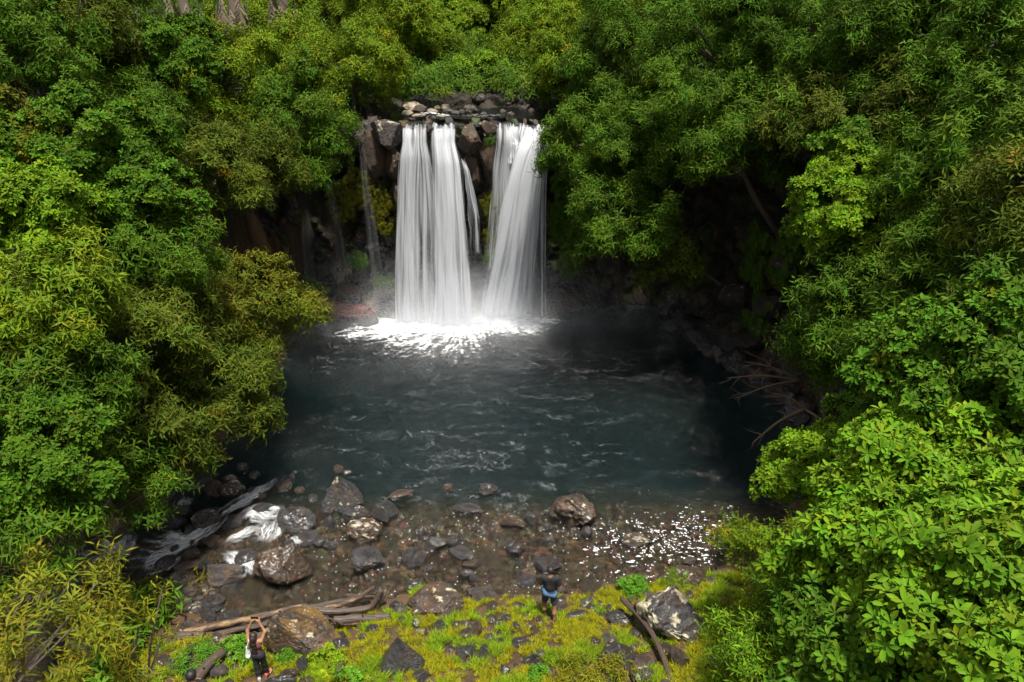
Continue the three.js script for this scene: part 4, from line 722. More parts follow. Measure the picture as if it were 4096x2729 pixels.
function twigInto(A, a, b, r, col) {
  const d = b.clone().sub(a), s = V(d.y, d.z, d.x).cross(d).normalize(), t = s.clone().cross(d).normalize(), k = A.p.length / 3;
  for (const [p, q] of [[a, r], [b, r * 0.5]]) for (let i = 0; i < 3; i++) { const th = i * 2.0944, v = p.clone().addScaledVector(s, Math.cos(th) * q).addScaledVector(t, Math.sin(th) * q); A.p.push(v.x, v.y, v.z); A.c.push(...col); }
  for (let i = 0; i < 3; i++) { const j = (i + 1) % 3; A.i.push(k + i, k + 3 + i, k + j, k + j, k + 3 + i, k + 3 + j); }
}
const done = (A) => { const g = geoFrom(A.p, A.i, A.c); return g; };
const rnd = (R) => V(R() * 2 - 1, R() * 2 - 1, R() * 2 - 1);
const BARK = [0.75, 0.62, 0.5];                       // times the tint of the spray
const SPRAY = {
  // l: long narrow leaves in drooping stars; f: the same, finer; b: longer and sparser; o, O: whorls of blunt leaves, small and large
  l: (R) => spray(R, 6, 0.46, 9, 0.17, 0.037, 0.9, 0.35, false),
  f: (R) => spray(R, 6, 0.36, 9, 0.085, 0.02, 0.75, 0.2, false),
  b: (R) => spray(R, 4, 0.42, 7, 0.19, 0.034, 0.8, 0.3, false),
};
function spray(R, twigs, len, leaves, L, W, open, curl, broad) {
  const A = { p: [], c: [], i: [] };
  for (let t = 0; t < twigs; t++) {
    const a = t / twigs * 6.283 + R(), s = t === 0 ? 0.1 : 0.55 + 0.3 * R(), dir = V(Math.cos(a) * s, 1, Math.sin(a) * s).normalize(), l = len * (0.7 + 0.5 * R()), base = V(0, t === 0 ? 0 : 0.1 * R(), 0), tip = base.clone().addScaledVector(dir, l);
    twigInto(A, base, tip, 0.005, BARK);
    for (let i = 0; i < leaves; i++) {
      const k = 0.35 + 0.65 * (i / (leaves - 1)), p = base.clone().addScaledVector(dir, l * k), th = i * 2.4 + R(), out = V(Math.cos(th), 0.1, Math.sin(th)), side = out.addScaledVector(dir, -out.dot(dir)).normalize(), d = dir.clone().multiplyScalar(mix(1, 0.6, open) * (0.4 + k * 0.5)).addScaledVector(side, open).add(V(0, -0.12, 0)).addScaledVector(rnd(R), 0.25).normalize();
      const young = R() < 0.14 ? 1.35 : 1, v = 0.78 + 0.44 * R();
      leafInto(A, p, d, dir.clone().add(V(0, 0.6, 0)).addScaledVector(rnd(R), 0.35).normalize(), L * (0.75 + 0.5 * R()), W * (0.8 + 0.4 * R()), 0.07, curl * R(), [v * young * (0.9 + 0.3 * R()), v * (0.95 + 0.05 * young), v * 0.9], broad);
    }
  }
  return done(A);
}
function whorls(R, n, size, leaves, spread) {
  const A = { p: [], c: [], i: [] };
  for (let t = 0; t < n; t++) {
    const a = t / n * 6.283 + R(), s = t === 0 ? 0.05 : 0.5 + 0.45 * R(), dir = V(Math.cos(a) * s, 1, Math.sin(a) * s).normalize(), l = spread * (0.75 + 0.5 * R()), base = V(0, 0, 0), tip = base.clone().addScaledVector(dir, l);
    twigInto(A, base, tip, size * 0.05, BARK);
    for (let i = 0; i < leaves; i++) {
      const ring = i / leaves, th = i * 2.4 + R() * 0.4, out = V(Math.cos(th), 0, Math.sin(th)), side = out.addScaledVector(dir, -out.dot(dir)).normalize(), d = dir.clone().multiplyScalar(mix(0.15, 1.1, ring)).addScaledVector(side, 1).addScaledVector(rnd(R), 0.15).normalize();
      const v = 0.78 + 0.44 * R(), young = R() < 0.2 ? 1.35 : 1;
      leafInto(A, tip.clone().addScaledVector(dir, -size * 0.35 * (1 - ring)), d, dir.clone().addScaledVector(side, -0.4).normalize(), size * (0.8 + 0.4 * R()), size * (0.42 + 0.08 * R()), 0.08, 0.22 * R(), [v * young * (0.9 + 0.25 * R()), v * (0.95 + 0.07 * young), v * 0.8], true);
    }
  }
  return done(A);
}
SPRAY.o = (R) => whorls(R, 6, 0.115, 8, 0.26);
SPRAY.O = (R) => whorls(R, 6, 0.128, 9, 0.26);
const sprays = {};
for (const k of Object.keys(SPRAY)) sprays[k] = [1, 2, 3].map((s) => SPRAY[k](RNG(s * 31 + k.charCodeAt(0))));
const leafMat = phys({ color: 0xffffff, vertexColors: true, roughness: 0.95, transmission: 0.18, side: THREE.DoubleSide, clearcoat: 0.06, clearcoatRoughness: 0.35, specularIntensity: 0.22 });
const TINT = {                                        // base colours of the leaves
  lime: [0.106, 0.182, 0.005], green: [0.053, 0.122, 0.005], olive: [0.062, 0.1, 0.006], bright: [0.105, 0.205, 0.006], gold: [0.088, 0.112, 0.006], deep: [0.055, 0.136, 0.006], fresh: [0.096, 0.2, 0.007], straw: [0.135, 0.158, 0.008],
};
const barkTex = grey(128, 256, (u, v) => 0.5 + 0.5 * tile(u, v, 3, 4) + 0.3 * n2(Math.cos(u * 6.28) * 3, Math.sin(u * 6.28) * 3 + v * 0.5));
const barkMat = std({ color: lin(0.19, 0.15, 0.115), roughness: 0.9, bumpMap: barkTex, bumpScale: 0.02 });
const M4 = new THREE.Matrix4(), Q = new THREE.Quaternion(), Q2 = new THREE.Quaternion(), UP = V(0, 1, 0), COL = new THREE.Color();
let sprayCount = 0;
// positions and directions of the sprays of one crown, built of clumps
function crownSpots(R, c, rx, ry, sp, dens) {
  const trim = { l: 0.38, f: 0.2, b: 0.2, o: 0.22, O: 0.22 }[sp]; rx -= trim; ry -= trim * 0.7;
  const spots = [], clumps = [], size = { l: 0.48, f: 0.33, b: 0.5, o: 0.3, O: 0.29 }[sp];
  const mean = Math.sqrt(rx * ry), rc = Math.max(0.34, 0.27 * mean), n = Math.round(clamp((4 * Math.PI * (rx * ry * rx) ** 0.6667 * 0.52) / (Math.PI * rc * rc), 9, 60));
  for (let i = 0; i < n; i++) {
    const yy = 1 - 1.75 * (i + 0.5) / n, a = i * 2.39996 + R() * 0.9, s = Math.sqrt(Math.max(0, 1 - yy * yy)), k = (0.5 + 0.5 * Math.sqrt(R())) * (1 + 0.45 * n3(Math.cos(a) * s * 1.3 + c.x * 3, yy * 1.3 + c.z, Math.sin(a) * s * 1.3));
    const r = rc * (0.7 + 0.75 * R());
    clumps.push([V(c.x + Math.cos(a) * s * rx * k, c.y + yy * ry * k, c.z + Math.sin(a) * s * rx * k), r, V(Math.cos(a) * s, yy, Math.sin(a) * s)]);
  }
  for (const [p, r, out] of clumps) {
    const m = Math.round(dens * 2.8 * (4 * Math.PI * r * r * 0.8) / (size * size * 1.5)), tone = 0.85 + 0.3 * R();
    for (let i = 0; i < m; i++) {
      const d = rnd(R).normalize().addScaledVector(out, 0.4).add(V(0, 0.45, 0)).normalize(), t = R(), k = (0.45 + 0.55 * Math.sqrt(R())) * (1 + 0.5 * n3(d.x * 1.8 + p.x * 4, d.y * 1.8 + p.y * 4, d.z * 1.8 + p.z * 4)) * mix(0.95, 0.5, t);
      const reach = r * (t * 1.7 - 0.5), q = p.clone().add(V(out.x * reach + d.x * r * k, out.y * reach * 0.6 + d.y * r * k * 0.75 - (sp === 'l' || sp === 'b' ? 0.3 : -0.1) * r * t * t, out.z * reach + d.z * r * k));
      const g = d.clone().multiplyScalar(0.75).add(V(0, sp === 'l' || sp === 'b' ? 0.25 : 0.75, 0)).addScaledVector(rnd(R), 0.45).normalize();
      spots.push([q, g, tone]);
    }
    if (R() < 0.75) {                                 // a leader that breaks the outline
      const tip = p.clone().addScaledVector(out, r * 0.9).add(V(0, r * 0.3, 0)); for (let i = 0; i < 5; i++) spots.push([p.clone().lerp(tip, 0.75 + 0.45 * R()).addScaledVector(rnd(R), 0.12), out.clone().add(V(0, 0.8, 0)).addScaledVector(rnd(R), 0.5).normalize(), tone]);
    }
  }
  return [spots, clumps];
}
function fill(spots, geos, tint, R, parent, name, scale, vary = 0.18) {
  const lists = geos.map(() => []); spots.forEach((s, i) => lists[i % geos.length].push(s));
  lists.forEach((list, gi) => {
    const m = new THREE.InstancedMesh(geos[gi], leafMat, list.length);
    list.forEach(([p, d, tone], i) => {
      Q.setFromUnitVectors(UP, d); Q2.setFromAxisAngle(UP, R() * 6.283); Q.multiply(Q2);
      const s = scale * (0.7 + 0.6 * R()); M4.compose(p, Q, V(s, s, s)); m.setMatrixAt(i, M4);
      const v = tone * (1 - vary + 2 * vary * R()), y = 1 + 0.35 * (R() - 0.45), rare = R() < 0.004 ? 1 : 0;
      m.setColorAt(i, COL.setRGB(tint[0] * v * y * (rare ? 2.6 : 1), tint[1] * v * (rare ? 1.5 : 1), tint[2] * v));
    });
    sprayCount += list.length; m.name = name; m.userData.kind = 'stuff'; parent.add(m);
  });
}
function anchor(x, y, z) {
  let ox = x + 0.3, oz = z + 20; if (z > -14 && x > 3) { ox = 1; oz = 0.4; } else if (z > -12) { ox = Math.sign(x); oz = 0.5; }
  const l = Math.hypot(ox, oz) || 1; ox /= l; oz /= l;
  for (let s = 0; s < 9; s += 0.35) { const X = x + ox * s, Z = z + oz * s, h = ground(X, Z); if (wet(X, Z) > 0.3 && h > Math.max(0.05 + level(X, Z), y - 5.5)) return V(X, Math.min(h, y - 0.4), Z); }
  return V(x + ox * 3, ground(x + ox * 3, z + oz * 3), z + oz * 3);
}
TREES.forEach(([x, y, z, rx, ry, sp, tint, dens, label], ti) => {
  const R = RNG(ti * 101 + 5), c = V(x, y, z), base = anchor(x, y, z), tree = new THREE.Group(); tree.position.copy(base);
  const [spots, clumps] = crownSpots(R, c.clone().sub(base), rx, ry, sp, dens);
  const top = c.clone().sub(base), mid = top.clone().multiplyScalar(0.5).add(V(0.3 * (R() - 0.5), 0.15 * top.length() * (R() - 0.2), 0.3 * (R() - 0.5)));
  const r0 = clamp(0.05 * rx + 0.035, 0.05, 0.22), limbs = [taperTube([V(0, -0.35, 0), mid, top.clone().addScaledVector(UP, ry * 0.3)], [r0, r0 * 0.7, r0 * 0.25], 14, 8, 0.15, ti)];
  clumps.forEach(([p, cr, co], i) => { if (i % 3 !== 1 || clumps.length < 14) { const a = mid.clone().lerp(top, 0.2 + 0.75 * R()), b = p.clone().addScaledVector(co, cr * (i % 2 ? 0.2 : 1.05)).add(V(0, i % 2 ? 0 : cr * 0.25, 0)); limbs.push(taperTube([a, a.clone().lerp(b, 0.5).add(V(0.2 * (R() - 0.5), 0.12, 0.2 * (R() - 0.5))), b], [r0 * 0.36, r0 * 0.24, 0.012], 7, 5, 0.1, i, false)); } });
  part(tree, mergeGeometries(limbs), barkMat, 'trunk');
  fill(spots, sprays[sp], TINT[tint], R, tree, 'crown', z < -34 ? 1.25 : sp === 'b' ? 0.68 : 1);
  const shrub = ry < 1.0 && /shrub|bush/.test(label);
  put(tree, shrub ? 'shrub' : 'tree', { label, category: /shrub/.test(label) ? 'shrub' : /bush/.test(label) ? 'bush' : 'tree', group: z < -30 ? 'trees on the plateau above the waterfall' : x < 0 ? 'trees on the left bank' : 'trees on the right bank' });
});
// the nearest leaves, large enough to be picked out one by one
{
  const A = { p: [], c: [], i: [] }, B = { p: [], c: [], i: [] };
  leafInto(A, V(0, 0, 0), V(0, 1, 0), V(0, 0, 1), 0.125, 0.052, 0.08, 0.14, [1, 1, 1], true); leafInto(B, V(0, 0, 0), V(0, 1, 0), V(0, 0, 1), 0.19, 0.036, 0.07, 0.16, [1, 1, 1], false);
  const broad = done(A), narrow = done(B), mats = (t) => [0.8, 0.95, 1.1, 1.25].map((v) => { const m = leafMat.clone(); m.vertexColors = false; m.color.setRGB(t[0] * v * (0.9 + 0.1 * v), t[1] * v, t[2] * v); return m; });
  for (const [re, geo, tint, n, per] of [[/upper crown/, broad, 'fresh', 30, 9], [/middle crown/, broad, 'fresh', 30, 9], [/bottom right corner/, broad, 'fresh', 30, 9], [/foreground shrub at the bottom left/, narrow, 'straw', 40, 6]]) {
    const row = TREES.find((t) => re.test(t[8])), tree = scene.children.find((o) => o.userData.label === row[8]), R = RNG(row[0] * 100 | 0), M = mats(TINT[tint]), [x, y, z, rx, ry] = row;
    for (let k = 0; k < n; k++) {
      const yy = 0.1 + 0.85 * R(), a = R() * 6.283, s = Math.sqrt(1 - yy * yy), dir = V(Math.cos(a) * s * 0.6, 0.5 + yy, Math.sin(a) * s * 0.6).normalize(), tip = V(x + Math.cos(a) * s * rx * 1.02, y + yy * ry * 1.15, z + Math.sin(a) * s * rx * 1.02).sub(tree.position);
      for (let i = 0; i < per; i++) {
        const th = i * 2.4 + R() * 0.5, ring = i / per, o = V(Math.cos(th), 0.1, Math.sin(th)), side = o.addScaledVector(dir, -o.dot(dir)).normalize(), d = dir.clone().multiplyScalar(mix(0.1, 1, ring)).add(side).normalize(), m = part(tree, geo, M[(R() * 4) | 0], 'leaf');
        const nr = dir.clone().addScaledVector(d, -dir.dot(d)).normalize(), X = d.clone().cross(nr); M4.makeBasis(X, d, nr); m.quaternion.setFromRotationMatrix(M4); m.position.copy(tip).addScaledVector(dir, -0.05 * (1 - ring)); m.scale.setScalar(0.75 + 0.5 * R()); shade(m);
      }
    }
  }
}
// ---------------------------------------------------------------- ferns and moss on the cliff
function frond(R, L, n) {
  const A = { p: [], c: [], i: [] };
  for (let k = 0; k < 5; k++) {
    const a = k * 1.2566 + R(), out = V(Math.cos(a), 0, Math.sin(a)); let p = V(0, 0, 0), d = out.clone().multiplyScalar(0.6).add(V(0, 1, 0)).normalize();
    for (let i = 0; i < n; i++) {
      const q = p.clone().addScaledVector(d, L / n), w = Math.sin(((i + 0.6) / n) * Math.PI) * 0.26 * L + 0.015, side = d.clone().cross(out).normalize(), v = 0.75 + 0.5 * R();
      for (const s of [-1, 1]) leafInto(A, p, side.clone().multiplyScalar(s).addScaledVector(d, 0.5).add(V(0, -0.15, 0)).normalize(), V(0, 1, 0).addScaledVector(out, 0.3), w, w * 0.42, 0.05, 0.15, [v, v, v], false);
      p = q; d = d.clone().addScaledVector(out, 0.16).add(V(0, -0.24, 0)).normalize();
    }
  }
  return done(A);
}
const fernGeo = [1, 2].map((s) => frond(RNG(s * 7), 0.34, 6)), tuftLeaf = sprays.f;
const FERNS = [ // x, y, z, half extent x, y, z, count, tint, label
  [-6.7, 6.2, -29.6, 0.6, 0.9, 0.25, 130, 'moss', 'mossy ferns behind the faint trickle near the brown cliff block'],
  [-7.6, 5.6, -29.7, 0.6, 1.0, 0.25, 130, 'moss', 'mossy ferns between the two faint trickles'],
  [-5.7, 5.2, -29.55, 0.5, 1.1, 0.25, 130, 'moss', 'mossy ferns touching the left edge of the left curtain'],
  [-5.9, 1.9, -29.3, 0.5, 0.25, 0.2, 30, 'fern', 'small green fern low on the wet wall left of the fall'],
  [-7.1, 2.9, -29.6, 0.5, 0.35, 0.2, 50, 'fern', 'small ferns low on the wall between the trickles'],
  [-0.95, 5.6, -29.2, 0.42, 0.55, 0.2, 70, 'moss', 'yellow moss tuft under the rock between the falls'],
  [-0.9, 4.1, -29.25, 0.35, 0.9, 0.2, 80, 'moss', 'bright moss strip hanging between the falls'],
  [-0.95, 3.0, -29.2, 0.25, 0.4, 0.2, 30, 'fern', 'bright fern low between the falls'],
  [-0.9, 8.35, -28.8, 0.14, 0.12, 0.1, 9, 'fern', 'small green fern growing on the rock between the falls'],
  [2.3, 5.2, -29.9, 0.6, 1.9, 0.3, 220, 'wall', 'dark fern wall right of the far right strand'],
  [3.3, 4.6, -30.2, 0.6, 1.7, 0.3, 200, 'wall', 'dark fern wall behind the low hanging tree'],
  [2.6, 2.6, -29.8, 0.5, 0.7, 0.3, 70, 'wall', 'fern clump near the water right of the fall'],
  [9.6, 4.6, -25.4, 0.4, 1.2, 0.9, 150, 'wall', 'hanging ferns below the pale ledge on the right cliff'],
  [10.2, 5.0, -23.6, 0.4, 1.3, 0.8, 160, 'wall', 'hanging ferns behind the bright dome-shaped tree'],
  [10.0, 2.2, -24.8, 0.5, 0.9, 0.9, 110, 'wall', 'low green undergrowth on the right cliff'],
  [-11.5, 6.3, -28.4, 1.1, 0.7, 0.7, 90, 'wall', 'dim ferns hanging at the roof of the black cave'],
  [-9.5, 1.6, -29.2, 1.0, 0.5, 0.4, 60, 'wall', 'dim shrubs at the back of the left shore'],
];
Object.assign(TINT, { moss: [0.11, 0.115, 0.006], fern: [0.045, 0.1, 0.008], wall: [0.06, 0.12, 0.007], grass: [0.222, 0.25, 0.006], grassGreen: [0.15, 0.26, 0.008], herb: [0.075, 0.2, 0.014] });
FERNS.forEach(([x, y, z, ex, ey, ez, n, tint, label], i) => {
  const R = RNG(900 + i), g = new THREE.Group(), spots = [];
  for (let k = 0; k < n; k++) { const a = R() * 6.283, r = Math.sqrt(R()); spots.push([V(Math.cos(a) * r * ex, Math.sin(a) * r * ey, (R() - 0.5) * 2 * ez), V(R() - 0.5, 0.4 * R() - 0.1, x > 8 ? 0.4 : 1).add(x > 8 ? V(-1, 0, 0) : V(0, 0, 0)).normalize(), 0.8 + 0.4 * R()]); }
  g.position.set(x, y, z);
  fill(spots, fernGeo, TINT[tint], R, g, 'fronds', tint === 'moss' ? 0.55 : 0.8);
  put(g, 'cliff_fern', { label, category: 'fern', group: 'ferns and moss on the cliff' });
});

// ---------------------------------------------------------------- grass and herbs of the near bank
{
  const tuft = (seed, n, L, lean) => { const R = RNG(seed), A = { p: [], c: [], i: [] }; for (let i = 0; i < n; i++) { const a = R() * 6.283, o = V(Math.cos(a), 0, Math.sin(a)), v = 0.7 + 0.6 * R(); leafInto(A, V((R() - 0.5) * 0.06, -0.01, (R() - 0.5) * 0.06), V(o.x * lean, 1, o.z * lean).normalize(), o.clone().multiplyScalar(-1), L * (0.5 + 0.7 * R()), 0.012, 0.01, 0.28 * R(), [v * (1 + 0.2 * R()), v, v], false); } return done(A); };
  const geos = [tuft(1, 16, 0.15, 0.7), tuft(2, 14, 0.2, 0.55), tuft(3, 18, 0.11, 0.95)], R = RNG(5), spots = [[], []];
  for (let t = 0; t < 60000 && spots[0].length + spots[1].length < 21000; t++) {
    const x = mix(-9, 7.4, R()), z = mix(-13.3, -8.2, R()), d = wet(x, z), patch = fbm2(x * 0.9 + 3, z * 0.9, 3) + 0.5 * n2(x * 3.2, z * 3.2);
    if (d < 0.05 || Math.hypot(x - 0.95, z + 11.7) < 0.2 || Math.hypot(x + 5.4, z + 9.9) < 0.2 || patch < -0.2 + 0.25 * ss(0.6, 0, d) + 0.2 * R() || onRock(x, z, 0.92)) continue;
    if (x < -5 && z < -11.2) continue;
    spots[n2(x * 0.8 + 20, z * 0.8) + 0.3 * (R() - 0.5) > 0.3 ? 1 : 0].push([V(x, ground(x, z), z), V((R() - 0.5) * 0.5, 1, (R() - 0.5) * 0.5).normalize(), 0.75 + 0.5 * R()]);
  }
  spots.forEach((s, k) => { const g = new THREE.Group(); fill(s, geos, TINT[k ? 'grassGreen' : 'grass'], R, g, 'tufts', k ? 0.9 : 0.72, 0.25); put(g, 'grass', { kind: 'stuff', label: k ? 'fresh green grass patches on the near bank' : 'yellow-green grass carpeting the near bank', category: 'grass' }); });
}
const HERBS = [ // x, z, radius, height, count, tint, species, label
  [3.1, -12.75, 0.34, 0.3, 34, 'herb', 'O', 'bright green broad-leaved herb at the waterline right of the man'],
  [4.3, -12.9, 0.35, 0.3, 40, 'grassGreen', 'f', 'small leafy plant left of the broad brown shore boulder'],
  [-4.1, -10.2, 0.34, 0.3, 22, 'grassGreen', 'O', 'bright herb patch below the smooth ridged boulder'],
  [-3.5, -9.75, 0.34, 0.25, 22, 'herb', 'o', 'bright leafy herb near the rotten dark branch'],
  [-6.35, -10.75, 0.35, 0.3, 35, 'herb', 'O', 'fern-like green herb left of the woman under the lowest log'],
  [-5.0, -10.6, 0.28, 0.4, 30, 'herb', 'O', 'tall green herb between the woman and the ridged boulder'],
  [-7.0, -10.3, 0.4, 0.35, 40, 'herb', 'l', 'green ferny plants beside the fallen rough trunk'],
  [1.4, -9.7, 0.45, 0.5, 40, 'straw', 'b', 'yellow long-leaved plant at the bottom edge below the man'],
  [2.2, -9.75, 0.35, 0.5, 30, 'straw', 'b', 'yellow long-leaved plant in front of the tall speckled boulder'],
  [0.55, -9.7, 0.16, 0.15, 14, 'herb', 'O', 'tiny bright green sprout at the bottom of the bank'],
  [-1.9, -12.7, 0.1, 0.2, 6, 'herb', 'O', 'single green sprout standing in the water near the log jam'],
  [4.9, -10.6, 0.6, 0.45, 80, 'grassGreen', 'f', 'leafy grass clump right of the huge lichen-patched boulder'],
  [4.5, -9.7, 0.5, 0.5, 60, 'lime', 'f', 'yellowish leafy clump right of the leaning log'],
  [5.3, -11.8, 0.55, 0.5, 80, 'lime', 'f', 'yellow-green tufts behind the huge lichen-patched boulder'],
];
HERBS.forEach(([x, z, r, h, n, tint, sp, label], i) => {
  const R = RNG(1200 + i), g = new THREE.Group(), spots = []; g.position.set(x, ground(x, z), z);
  for (let k = 0; k < n; k++) { const a = R() * 6.283, q = Math.sqrt(R()) * r; spots.push([V(Math.cos(a) * q, h * (1 - (q / r) ** 2) * (0.3 + 0.6 * R()), Math.sin(a) * q), V(Math.cos(a) * 0.4, 1, Math.sin(a) * 0.4).addScaledVector(rnd(R), 0.3).normalize(), 0.8 + 0.4 * R()]); }
  fill(spots, sprays[sp], TINT[tint], R, g, 'foliage', sp === 'O' ? 0.5 : 0.5);
  part(g, taperTube([V(0, -0.1, 0), V(0.02, h * 0.4, 0), V(0, h * 0.7, 0.02)], [0.012, 0.008, 0.004], 5, 5), barkMat, 'stem');
  put(g, 'herb', { label, category: 'plant', group: 'leafy plants on the near bank' });
});

// ---------------------------------------------------------------- driftwood
const woodTex = grey(256, 256, (u, v) => 0.5 + 0.35 * n3(Math.cos(u * 6.283) * 4, Math.sin(u * 6.283) * 4, v * 1.2) + 0.3 * tile(u, v, 4, 4));
const woods = [std({ color: lin(0.075, 0.052, 0.04), roughness: 0.48, bumpMap: woodTex, bumpScale: 0.018 }), std({ color: 0xffffff, vertexColors: true, roughness: 0.6, bumpMap: woodTex, bumpScale: 0.014 })];
LOGS.forEach(([pts, r, tone, label], i) => {
  const p = pts.length < 3 ? [V(...pts[0]), V(...pts[0]).lerp(V(...pts[1]), 0.5).add(V(0, r * 0.6, 0)), V(...pts[1])] : pts.map((q) => V(...q));
  const g = taperTube(p, [r * 1.35, r * 1.25, r * 1.15, r], 44, 14, 0.2, i * 5.1), a = g.attributes.position, col = [];
  for (let k = 0; k < a.count; k++) { const x = a.getX(k), y = a.getY(k), z = a.getZ(k), m = ss(-0.05, 0.2, fbm3(x * 1.8 + i, y * 6, z * 6, 3)), f = 1 + 0.6 * fbm3(x * 9, y * 14, z * 14, 3); col.push(mix(0.075, 0.24, m) * f, mix(0.048, 0.15, m) * f, mix(0.034, 0.075, m) * f); }
  g.setAttribute('color', new THREE.Float32BufferAttribute(col, 3));
  const knots = [g], R = RNG(i + 60);
  if (r > 0.06) for (let k = 0; k < 3; k++) { const c = new THREE.CatmullRomCurve3(p).getPoint(0.15 + 0.7 * R()), d = rnd(R).normalize().add(V(0, 0.5, 0)).normalize(), s = taperTube([c, c.clone().addScaledVector(d, r * 1.2), c.clone().addScaledVector(d, r * (1.7 + R()))], [r * 0.4, r * 0.3, r * 0.18], 4, 6, 0.2, k); s.setAttribute('color', new THREE.Float32BufferAttribute(new Float32Array(s.attributes.position.count * 3).fill(0.07), 3)); knots.push(s); }
  const wood = new THREE.Mesh(mergeGeometries(knots), woods[tone]);
  put(wood, r > 0.045 ? 'log' : 'stick', { label, category: r > 0.045 ? 'log' : 'stick', group: pts[0][0] > 2 ? 'wood leaning by the big boulder' : 'driftwood jam on the near bank' });
});
// dead branches reaching over the water from the right shore
function deadBranch(label, root, dirs, seed) {
  const R = RNG(seed), g = new THREE.Group(), mat = std({ color: lin(0.19, 0.135, 0.09), roughness: 0.85 }); g.position.set(...root);
  dirs.forEach(([x, y, z, r]) => {
    const end = V(x, y, z).multiplyScalar(0.75), pieces = [taperTube([V(0, 0, 0), end.clone().multiplyScalar(0.5).add(V(0, 0.15, 0.1 * (R() - 0.5))), end], [r, r * 0.7, r * 0.25], 14, 6, 0.2, seed)];
    for (let k = 0; k < 7; k++) { const t = 0.3 + 0.65 * R(), a = end.clone().multiplyScalar(t).add(V(0, 0.15 * Math.sin(t * 3.1), 0)), l = 0.35 + 0.6 * R(), d = end.clone().normalize().addScaledVector(rnd(R), 0.75).normalize(), b = a.clone().addScaledVector(d, l); pieces.push(taperTube([a, a.clone().lerp(b, 0.5).addScaledVector(rnd(R), 0.06), b], [r * 0.35, r * 0.22, 0.004], 6, 4, 0.1, k, false)); for (let j = 0; j < 2; j++) { const e = b.clone().lerp(a, 0.4 * R()), f = e.clone().addScaledVector(d, 0.25).addScaledVector(rnd(R), 0.2); pieces.push(taperTube([e, e.clone().lerp(f, 0.5), f], [0.007, 0.005, 0.003], 3, 3, 0, 0, false)); } }
    part(g, mergeGeometries(pieces), mat, 'branch');
  });
  return put(g, 'dead_branch', { label, category: 'branch', group: 'dead branches on the right shore' });
}
deadBranch('pale dead branches fanning out over the right side of the pool', [10.4, 1.3, -21.4], [[-3.6, 0.3, 0.3, 0.05], [-2.6, 0.8, -0.4, 0.045], [-3.3, -0.5, 0.9, 0.05], [-1.8, 0.9, 0.6, 0.04]], 71);
deadBranch('thick forked dead limb dipping into the pool below the fanned branches', [10.2, 0.9, -20.1], [[-2.7, -1.0, 1.3, 0.08], [0.8, -0.5, 1.6, 0.06], [-1.4, 0.5, -0.6, 0.045]], 72);
deadBranch('tangle of brown dead twigs above the fanned branches', [10.9, 2.2, -22.2], [[-1.9, 0.4, 0.4, 0.03], [-1.5, 0.8, -0.2, 0.03], [-1.6, -0.3, 0.7, 0.03], [-1.0, 0.3, 0.9, 0.03]], 73);

// ---------------------------------------------------------------- fan palms with dry fronds at the top left
{
  const dry = std({ color: lin(0.2, 0.155, 0.115), roughness: 0.9, side: THREE.DoubleSide }), green = phys({ color: lin(0.07, 0.14, 0.015), roughness: 0.9, transmission: 0.2, side: THREE.DoubleSide }), orange = std({ color: lin(0.38, 0.17, 0.015), roughness: 0.8, side: THREE.DoubleSide });
  const frondGeo = (R, L, W, rag) => { const p = [], i = []; for (let s = 0; s < 16; s++) for (const e of [-1, 1]) { const a = s / 16, k = p.length / 3, w = W * Math.sin((a * 0.85 + 0.12) * Math.PI) * (1 - rag * R()), y = -a * L; p.push(0, y, 0.05 * Math.sin(a * 3), 0, y - L / 17, 0.05, e * w, y - L / 10 - 0.3 * rag * w, 0.12 * R(), e * w * 0.95, y - L / 7 - 0.3 * rag * w, 0.1 * R()); i.push(k, k + 1, k + 2, k + 1, k + 3, k + 2); } return geoFrom(p, i); };
  [[-17.2, -33.2, 'fan palm with grey dry fronds at the top left, leftmost of the palms'], [-14.6, -33.6, 'fan palm with hanging dry fronds, second of the palms'], [-12.6, -34.0, 'fan palm with one green and orange frond among dry ones'], [-10.6, -35, 'fan palm rightmost of the palms at the top left']].forEach(([x, z, label], k) => {
    const R = RNG(k + 40), g = new THREE.Group(), y = ground(x, z); g.position.set(x, y, z);
    const top = 14.3 - y; part(g, taperTube([V(0, -0.3, 0), V(0.1, top * 0.5, 0), V(0, top + 1, 0)], [0.26, 0.22, 0.2], 16, 9, 0.2, k), dry, 'trunk');
    for (let f = 0; f < 13; f++) { const a = f / 13 * 6.283 + R(), m = part(g, frondGeo(R, 2.2 + R(), 0.4, 0.5), f === 3 && k === 2 ? orange : f === 7 && k === 2 ? green : dry, 'dry_frond'); m.position.set(Math.cos(a) * 0.6, top - 0.2 - R() * 1.2, Math.sin(a) * 0.6); m.rotation.set(Math.sin(a) * -0.1, -a + Math.PI / 2, (R() - 0.5) * 0.3); }
    for (let f = 0; f < 9; f++) { const a = (f / 8 - 0.5) * 2.6, m = part(g, frondGeo(R, 3, 0.5, 0.2), green, 'green_frond'); m.position.set(0, top + 0.8, 0); m.rotation.set(0.1, 0, Math.PI + a); }
    put(g, 'fan_palm', { label, category: 'palm', group: 'palms at the top left' });
  });
}
